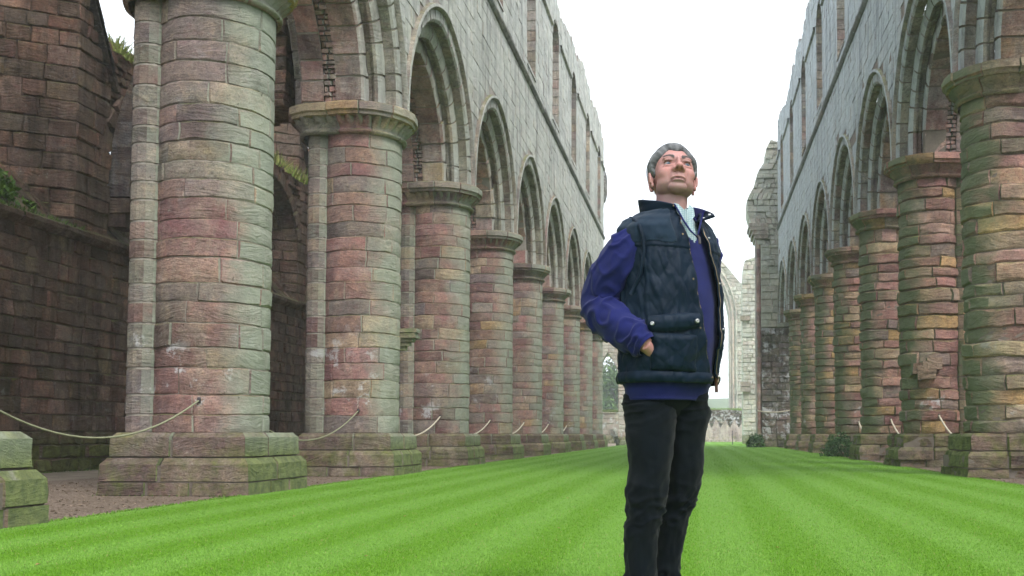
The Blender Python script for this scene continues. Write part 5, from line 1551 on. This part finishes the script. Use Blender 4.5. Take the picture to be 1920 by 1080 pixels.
# --- head
HR = .5
def head_radius(D):
    """D: (n,3) unit directions, x = side, y = forward, z = up ; returns the distance to the skin"""
    E = [  # centre, radii
        ((0,-.016,.024),(.0745,.098,.106)), ((0,.030,-.004),(.0685,.064,.085)), ((0,.024,-.050),(.064,.060,.046)),
        ((0,.056,-.085),(.033,.024,.019)), ((.036,.051,-.028),(.030,.030,.028)), ((-.036,.051,-.028),(.030,.030,.028)),
        ((.036,.020,-.060),(.031,.042,.029)), ((-.036,.020,-.060),(.031,.042,.029)),
        ((.026,.074,.021),(.027,.016,.009)), ((-.026,.074,.021),(.027,.016,.009)),
        ((0,.086,-.006),(.0105,.022,.030)), ((0,.103,-.028),(.0135,.017,.0125)), ((.0150,.091,-.033),(.0092,.014,.0095)), ((-.0150,.091,-.033),(.0092,.014,.0095)),
        ((0,.077,-.062),(.027,.016,.008)), ((0,.076,-.074),(.023,.016,.008)), ((0,.070,-.046),(.026,.016,.014)),
        ((0,-.03,-.085),(.055,.055,.05)), ((.034,.0795,.0095),(.016,.009,.0048)), ((-.034,.0795,.0095),(.016,.009,.0048)),
        ((.034,.075,-.010),(.018,.010,.0065)), ((-.034,.075,-.010),(.018,.010,.0065)) ]
    acc = np.zeros(len(D)); p = 22.0
    for c_, r_ in E:
        c_ = np.array(c_); r_ = np.array(r_); d = D/r_; o = -c_/r_
        A = (d*d).sum(1); B = (d*o).sum(1); C_ = (o*o).sum()-1
        q = B*B-A*C_; t = np.where(q > 0, (-B+np.sqrt(np.maximum(q, 0)))/A, 0); t = np.maximum(t, 0)
        acc += (t/.1)**p
    rr = .1*acc**(1/p)
    P_ = D*rr[:, None]
    def dent(c_, s_, amp):
        nonlocal rr
        g_ = np.exp(-(((P_-np.array(c_))/np.array(s_))**2).sum(1)); rr = rr-amp*g_
    for sx in (-1, 1):
        dent((sx*.034,.084,.0005),(.0205,.03,.0078),.013)       # eye opening
        dent((sx*.0085,.102,-.041),(.0045,.02,.0045),.012)    # nostril
        dent((sx*.033,.080,-.056),(.006,.02,.020),.0045)      # smile fold
        dent((sx*.026,.080,-.034),(.006,.02,.014),.0035)
        dent((sx*.034,.084,-.019),(.016,.02,.003),.0022); dent((sx*.014,.09,.006),(.006,.02,.010),.005)      # bag under the eye
    dent((0,.09,-.0685),(.024,.02,.0022),.006)                # mouth line
    dent((0,.09,-.086),(.018,.02,.006),.004)                  # under the lip
    for zz in (.052,.062,.072): dent((0,.08,zz),(.030,.03,.0018),.0012)
    return rr
HC = (.028, .030, 1.663); HS = 1.06
def rotm(yaw, pitch, roll):
    cy_, sy_ = math.cos(yaw), math.sin(yaw); cp, sp = math.cos(pitch), math.sin(pitch); cr_, sr = math.cos(roll), math.sin(roll)
    Rx = np.array([[1,0,0],[0,cp,-sp],[0,sp,cp]]); Rz = np.array([[cy_,-sy_,0],[sy_,cy_,0],[0,0,1]]); Ry = np.array([[cr_,0,sr],[0,1,0],[-sr,0,cr_]])
    return Rz@Rx@Ry
HM = rotm(R(-10), R(24), R(3))
def h2m(P_):
    """head coordinates -> man frame (u, v, z)"""
    Q = (np.atleast_2d(P_)*np.array((HS*1.0, HS, HS)))@HM.T
    return np.stack([HC[0]+Q[:, 0], HC[1]-Q[:, 1], HC[2]+Q[:, 2]], 1)
def m2h(Q):
    Q = np.array(Q); P_ = np.stack([Q[:, 0]-HC[0], -(Q[:, 1]-HC[1]), Q[:, 2]-HC[2]], 1)
    return (P_@HM)/np.array((HS*1.0, HS, HS))
body = MB()
nu, nv = 220, 150
dirs = []
for j in range(nv):
    el = -PI/2+PI*(j+.5)/nv
    for i in range(nu):
        az = 2*PI*i/nu; dirs.append((math.sin(az)*math.cos(el), math.cos(az)*math.cos(el), math.sin(el)))
dirs = np.array(dirs); rad_ = head_radius(dirs); HP = h2m(dirs*rad_[:, None])
def addm(P_, fs): body.add([tuple(m2w(*p)) for p in P_], fs)
addm(HP, grid_faces(nu, nv, True)+[tuple(range(nu-1, -1, -1)), tuple(range(nu*(nv-1), nu*nv))])
def ball(c_, r_, n=12, head=False):
    P_ = []
    for j in range(n+1):
        el = -PI/2+PI*j/n
        for i in range(2*n):
            az = PI*i/n; P_.append((c_[0]+r_[0]*math.cos(el)*math.cos(az), c_[1]+r_[1]*math.cos(el)*math.sin(az), c_[2]+r_[2]*math.sin(el)))
    P_ = h2m(np.array(P_)) if head else P_
    return P_, grid_faces(2*n, n+1, True)
for sx in (-1, 1):     # ears
    pts = []
    for k in range(19):
        a = R(-75)+R(270)*k/18
        pts.append((sx*(.0775+.009*math.sin(a*.5+.5)), -.010+.018*math.cos(a+.4)*-1, -.022+.029*math.sin(a)))
    for p in pts: addm(*ball(p, (.0055,.0060,.0070), 6, True))
    addm(*ball((sx*.078,-.004,-.024),(.006,.013,.025), 8, True)); addm(*ball((sx*.078,.006,-.046),(.006,.008,.010), 6, True))
def capsule(P0, n=16):
    """chain of (u,v,z,r)"""
    P0 = [np.array(p, dtype=float) for p in P0]; vs = []
    for i, p in enumerate(P0):
        d = Vector((P0[min(len(P0)-1, i+1)]-P0[max(0, i-1)])[:3]).normalized()
        u = d.cross(Vector((.31, .83, .12))).normalized(); v = d.cross(u)
        for k in range(n): vs.append(tuple(Vector(p[:3])+u*p[3]*math.cos(2*PI*k/n)+v*p[3]*math.sin(2*PI*k/n)))
    addm(vs, grid_faces(n, len(P0), True)+[tuple(range(n)), tuple(range(n*len(P0)-1, n*len(P0)-n-1, -1))])
capsule([(.018,.012,1.40,.060), (.018,.012,1.46,.060), (.020,.012,1.52,.059), (.022,.018,1.575,.060), (.023,.025,1.64,.058)], 28)
vs = []; zz = lin(.80, 1.50, 30)
for z in zz:
    for k in range(32): vs.append(torso_pt(2*PI*k/32, z, -.03))
addm(vs, grid_faces(32, len(zz), True)+[tuple(range(32)), tuple(range(32*len(zz)-1, 32*len(zz)-33, -1))])
for Q, k in ((RS, .66), (LS, .66)): capsule([(a, b, c_, d*k*(.9 if i else 1)) for i, (a, b, c_, d) in enumerate(Q)])
for Q in (RL, LL): capsule([(a, b, c_, d*.72) for (a, b, c_, d) in Q]+[(Q[-1][0], Q[-1][1], .02, .035)])
def hand(w0, d, up, side):
    """w0 wrist, d direction of the fingers, up = back of the hand"""
    w0, d, up = Vector(w0), Vector(d).normalized(), Vector(up).normalized(); s_ = d.cross(up).normalized()*side; up = s_.cross(d)*side
    capsule([tuple(w0-d*.03)+(.024,), tuple(w0+d*.0)+(.024,), tuple(w0+d*.03)+(.027,), tuple(w0+d*.06)+(.030,), tuple(w0+d*.085)+(.027,)])
    for k, (o, L) in enumerate(((-.029,.070),(-.010,.080),(.010,.076),(.028,.060))):
        b = w0+d*.080+s_*o; q = [tuple(b)+(.0095,)]
        q.append(tuple(b+d*L*.45-up*.006)+(.009,)); q.append(tuple(b+d*L*.78-up*.020)+(.0082,)); q.append(tuple(b+d*L*.95-up*.036)+(.0065,))
        capsule(q, 8)
    b = w0+d*.025-s_*.022
    capsule([tuple(b)+(.013,), tuple(b+d*.03-s_*.022-up*.006)+(.0115,), tuple(b+d*.058-s_*.030-up*.014)+(.010,), tuple(b+d*.075-s_*.028-up*.020)+(.007,)], 8)
hand((-.072,-.200,.985), (.60,.62,-.50), (-.55,-.60,-.55), 1)
hand((-.03,.225,1.035), (-.5,-.3,-.8), (-.3,.9,.1), -1)
bo = body.build('body', None, man, origin=tuple(MO))
rm = bo.modifiers.new('remesh', 'REMESH'); rm.mode = 'VOXEL'; rm.voxel_size = .0024
sm = bo.modifiers.new('smooth', 'SMOOTH'); sm.factor = .5; sm.iterations = 2
dg = bpy.context.evaluated_depsgraph_get()
me2 = bpy.data.meshes.new_from_object(bo.evaluated_get(dg))
bo.modifiers.clear(); old = bo.data; bo.data = me2; bpy.data.meshes.remove(old); me2.name = 'body'; me2.shade_smooth()
n = len(me2.vertices); co = np.empty(n*3, dtype=np.float32); me2.vertices.foreach_get('co', co); co = co.reshape(-1, 3)
U = co@np.array(UA); V_ = co@np.array(VA); H = m2h(np.stack([U, V_, co[:, 2]], 1))
C = np.tile(np.array([.35,.205,.18]), (n, 1))
def blend(mask, col):
    global C
    C = C*(1-mask[:, None])+np.array(col)*mask[:, None]
x, y, z = np.abs(H[:, 0]), H[:, 1], H[:, 2]
def ga(cx, cz, sx, sz, ymin=.04): return np.exp(-((x-cx)/sx)**2-((z-cz)/sz)**2)*(y > ymin)
blend(.35*ga(.040,-.026,.022,.018), (.46,.20,.17)); blend(.5*ga(0,-.026,.014,.014,.09), (.48,.22,.19)); blend(.3*ga(0,.055,.05,.02), (.46,.25,.21))
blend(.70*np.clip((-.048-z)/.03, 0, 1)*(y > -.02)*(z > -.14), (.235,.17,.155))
blend(.45*ga(0,-.050,.034,.009,.06), (.24,.17,.155))
z = z+5*x*x; blend(.55*ga(0,-.0685,.027,.0065,.06), (.30,.15,.14)); blend(.97*ga(0,-.0685,.031,.0042,.05), (.06,.024,.022)); z = z-5*x*x
blend(.97*np.minimum(1, 1.6*np.exp(-((x-.0092)/.0056)**2-((y-.104)/.010)**2-((z+.044)/.009)**2)), (.018,.008,.007))  # nostrils: shade of the hollows painted dark
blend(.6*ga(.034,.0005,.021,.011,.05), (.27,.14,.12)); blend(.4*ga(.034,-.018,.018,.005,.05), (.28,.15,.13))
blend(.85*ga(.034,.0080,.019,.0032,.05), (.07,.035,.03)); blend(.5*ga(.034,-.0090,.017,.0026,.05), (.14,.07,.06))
blend(.55*ga(.015,.006,.006,.010,.05), (.22,.12,.105))  # shade of the inner eye socket painted into the skin
blend(.6*ga(.034,-.050,.005,.020,.045), (.25,.13,.11)); blend(.4*ga(.026,-.036,.004,.012,.05), (.27,.13,.11))  # smile folds: crease shade put into the skin colour
blend(.45*ga(.026,.024,.018,.006,.05), (.15,.11,.10))
for zz in (.048,.060): blend(.4*ga(0,zz,.034,.0024,.04), (.25,.13,.11))
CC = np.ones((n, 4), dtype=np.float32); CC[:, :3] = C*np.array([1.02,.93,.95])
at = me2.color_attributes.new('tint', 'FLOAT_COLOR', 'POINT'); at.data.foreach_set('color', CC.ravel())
g = NT('skin'); _c = g.n('ShaderNodeAttribute', attribute_name='tint').outputs['Color']; tc = g.n('ShaderNodeTexCoord').outputs['Object']
g.b.inputs['Subsurface Weight'].default_value = .12; g.b.inputs['Subsurface Radius'].default_value = (.02,.008,.005); g.b.inputs['Subsurface Scale'].default_value = .5
g.b.inputs['Specular IOR Level'].default_value = .35
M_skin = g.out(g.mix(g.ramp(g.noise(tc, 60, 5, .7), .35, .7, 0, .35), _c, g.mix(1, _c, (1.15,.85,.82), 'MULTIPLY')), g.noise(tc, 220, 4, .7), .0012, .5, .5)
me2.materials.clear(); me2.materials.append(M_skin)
# eyes
g = NT('eye'); oc = g.n('ShaderNodeAttribute', attribute_name='tint').outputs['Color']; g.b.inputs['Specular IOR Level'].default_value = .2; M_eye = g.out(oc, None, rough=.4)
def hm(o): return [tuple(m2w(*p)) for p in h2m(np.array(o))]
for sx in (-1, 1):
    mb = MB(); c_ = np.array((sx*.034,.0685,-.0005)); rE = .0132
    look = Vector((.16, 1, -.12)).normalized(); a_ = look.cross(Vector((0,0,1))).normalized(); b_ = look.cross(a_)
    P_ = []; cols = []
    for j in range(15):
        ang = [0,6,11,14,20,24,27,31,45,60,80,100,130,155,180][j]
        for i in range(16):
            az = 2*PI*i/16; dv_ = look*math.cos(R(ang))+(a_*math.cos(az)+b_*math.sin(az))*math.sin(R(ang))
            P_.append(tuple(c_+np.array(dv_)*rE)); cols.append((.004,.004,.005) if ang <= 11 else ((.06,.10,.13) if ang <= 27 else (.20,.17,.165)))
    mb.v = hm(P_); mb.f = grid_faces(16, 15, True); mb.c = cols
    mb.build('eye', M_eye, bo, colours=True)
# eyebrows
g = NT('grey_hair'); oc = g.n('ShaderNodeAttribute', attribute_name='tint').outputs['Color']; M_hair = g.out(oc, None, rough=.55)
g.b.inputs['Specular IOR Level'].default_value = .4
def skin_at(D):
    D = np.array(D, dtype=float); D /= np.linalg.norm(D, axis=1)[:, None]; return D, head_radius(D)
hr = random.Random(77)
for sx in (-1, 1):
    mb = MB()
    for k in range(420):
        t = hr.random()**1.3; xx = sx*(.012+.034*t); zz = .0205+.008*math.sin(t*2.4)+hr.gauss(0, .0026)*(1.2-.6*t)
        D, r_ = skin_at([(xx, .086-.012*t, zz)]); p = D[0]*(r_[0]+.0005)
        e = p+np.array((sx*.008*hr.uniform(.6, 1.3), .002, .0045*hr.uniform(-.2, 1.2)-.004*t))
        k_ = hr.uniform(.7, 1.3); mb.v += hm([p+np.array((0,0,.0007)), p-np.array((0,0,.0007)), e]); b_ = len(mb.v)-3; mb.f.append((b_, b_+1, b_+2)); mb.c += [(.085*k_,.065*k_,.06*k_)]*3
    mb.build('eyebrow', M_hair, bo, colours=True, smooth=False)
# hair: shell and strands
def hair_mask(D):
    """>0 inside the hair; D unit directions"""
    x_, y_, z_ = np.abs(D[:, 0]), D[:, 1], D[:, 2]
    front = z_-(.60+.10*np.exp(-((x_-.26)/.13)**2)-.55*np.clip(x_-.42, 0, 1))       # hairline over the forehead
    sidel = np.where(x_ > .55, z_+.02-.9*np.clip(y_-.12, 0, 1)*1.3, front)
    back = np.where(y_ < -.05, z_-.12, -1)
    m = np.maximum(np.where(y_ > -.05, np.minimum(np.maximum(front, sidel-.0), 1), -1), back)
    burn = np.where((x_ > .70) & (y_ > -.02) & (y_ < .30), z_+.16, -1)
    return np.maximum(m, burn*.6)
nu2, nv2 = 260, 130
D = []
for j in range(nv2):
    el = R(-42)+(PI/2-.001-R(-42))*j/(nv2-1)
    for i in range(nu2):
        az = 2*PI*i/nu2; D.append((math.sin(az)*math.cos(el), math.cos(az)*math.cos(el), math.sin(el)))
D = np.array(D); r_ = head_radius(D); mk_ = hair_mask(D)
grow = np.clip(mk_/.16, 0, 1)**.6
nzv = np.array([mnoise.noise(Vector((d[0]*17, d[1]*2.5, d[2]*15)))*.5+mnoise.noise(Vector((d[0]*6, d[1]*2, d[2]*5))) for d in D])
tmp_ = np.exp(-((np.abs(D[:, 0])-.85)/.30)**2)*np.clip((D[:, 1]+.45)/.4, 0, 1)*np.clip((D[:, 2]+.15)/.3, 0, 1)
stk0 = np.array([mnoise.noise(Vector((math.atan2(d[0], d[2]+.15)*9, d[1]*2.2, 3))) for d in D])
lift = .002+grow*(.0035+.010*np.clip(D[:, 2], 0, 1)+.0016*nzv+.0012*stk0+.010*tmp_)
P_ = D*(r_+np.where(mk_ > 0, lift, -.006))[:, None]
fs = [f for f in grid_faces(nu2, nv2, True) if max(mk_[i] for i in f) > 0]
mb = MB(); mb.v = hm(P_); mb.f = fs
phi_ = np.arctan2(D[:, 0], D[:, 2]+.15)
stk = np.array([mnoise.noise(Vector((a*9, d[1]*2.2, 3)))+.7*mnoise.noise(Vector((a*24, d[1]*3, 8))) for a, d in zip(phi_, D)])
gg = .05+.10*np.clip((.35-D[:, 1])/.5, 0, 1)+.14*np.clip(mk_/.40, 0, 1)+.055*stk
mb.c = [(float(a)*.98, float(a)*1.0, float(a)*1.02) for a in np.clip(gg, .03, .45)]
hair = mb.build('hair', M_hair, man, colours=True)
mb = MB()
k = 0
while k < 1300:
    d = np.array((hr.gauss(0,1), hr.gauss(0,1), abs(hr.gauss(0,1))-.35)); d /= np.linalg.norm(d)
    m_ = hair_mask(d[None])[0]
    if m_ <= .005: continue
    k += 1
    r0 = head_radius(d[None])[0]; gr = min(1, m_/.16)**.6
    sgn = 1 if d[0] > -.12 else -1
    flow = np.array((sgn*(.45+.9*max(0, d[1]))+hr.gauss(0, .15), -1.0, .35 if d[1] > .2 else -.5)); flow -= d*(flow@d); flow /= np.linalg.norm(flow)
    L = hr.uniform(.022, .055); h0 = r0+.0015+gr*(.0035+.010*max(0, d[2])+.009*math.exp(-((abs(d[0])-.85)/.3)**2)*max(0, min(1, (d[1]+.45)/.4))*max(0, min(1, (d[2]+.15)/.3)))
    pts = [d*h0]
    for q_, ex in ((.4, .0016), (.75, .0018), (1.0, .0008)):
        e_ = d*r0+flow*L*q_; e_ /= np.linalg.norm(e_); r1 = head_radius(e_[None])[0]; pts.append(e_*(r1+h0-r0+ex*gr))
    if d[2] > .75 and d[1] > .1 and hr.random() < .04: pts = [d*h0, d*(h0+.008)+flow*L*.2, d*(h0+.014)+flow*L*.45, d*(h0+.018)+flow*L*.6]
    sd_ = np.cross(flow, d)*.0007
    g_ = hr.uniform(.05, .17)+.20*min(1, (m_+(.3 if d[1] < .15 else 0))/.4)*hr.uniform(.3, 1.4)
    b0 = len(mb.v); q = []
    for i, p in enumerate(pts): w_ = (1, .9, .6, .1)[i]; q += [p-sd_*w_, p+sd_*w_]
    mb.v += hm(q); mb.f += [(b0+2*i, b0+2*i+1, b0+2*i+3, b0+2*i+2) for i in range(3)]; mb.c += [(g_*.97, g_, g_*1.03)]*8
mb.build('strands', M_hair, hair, colours=True, smooth=False)
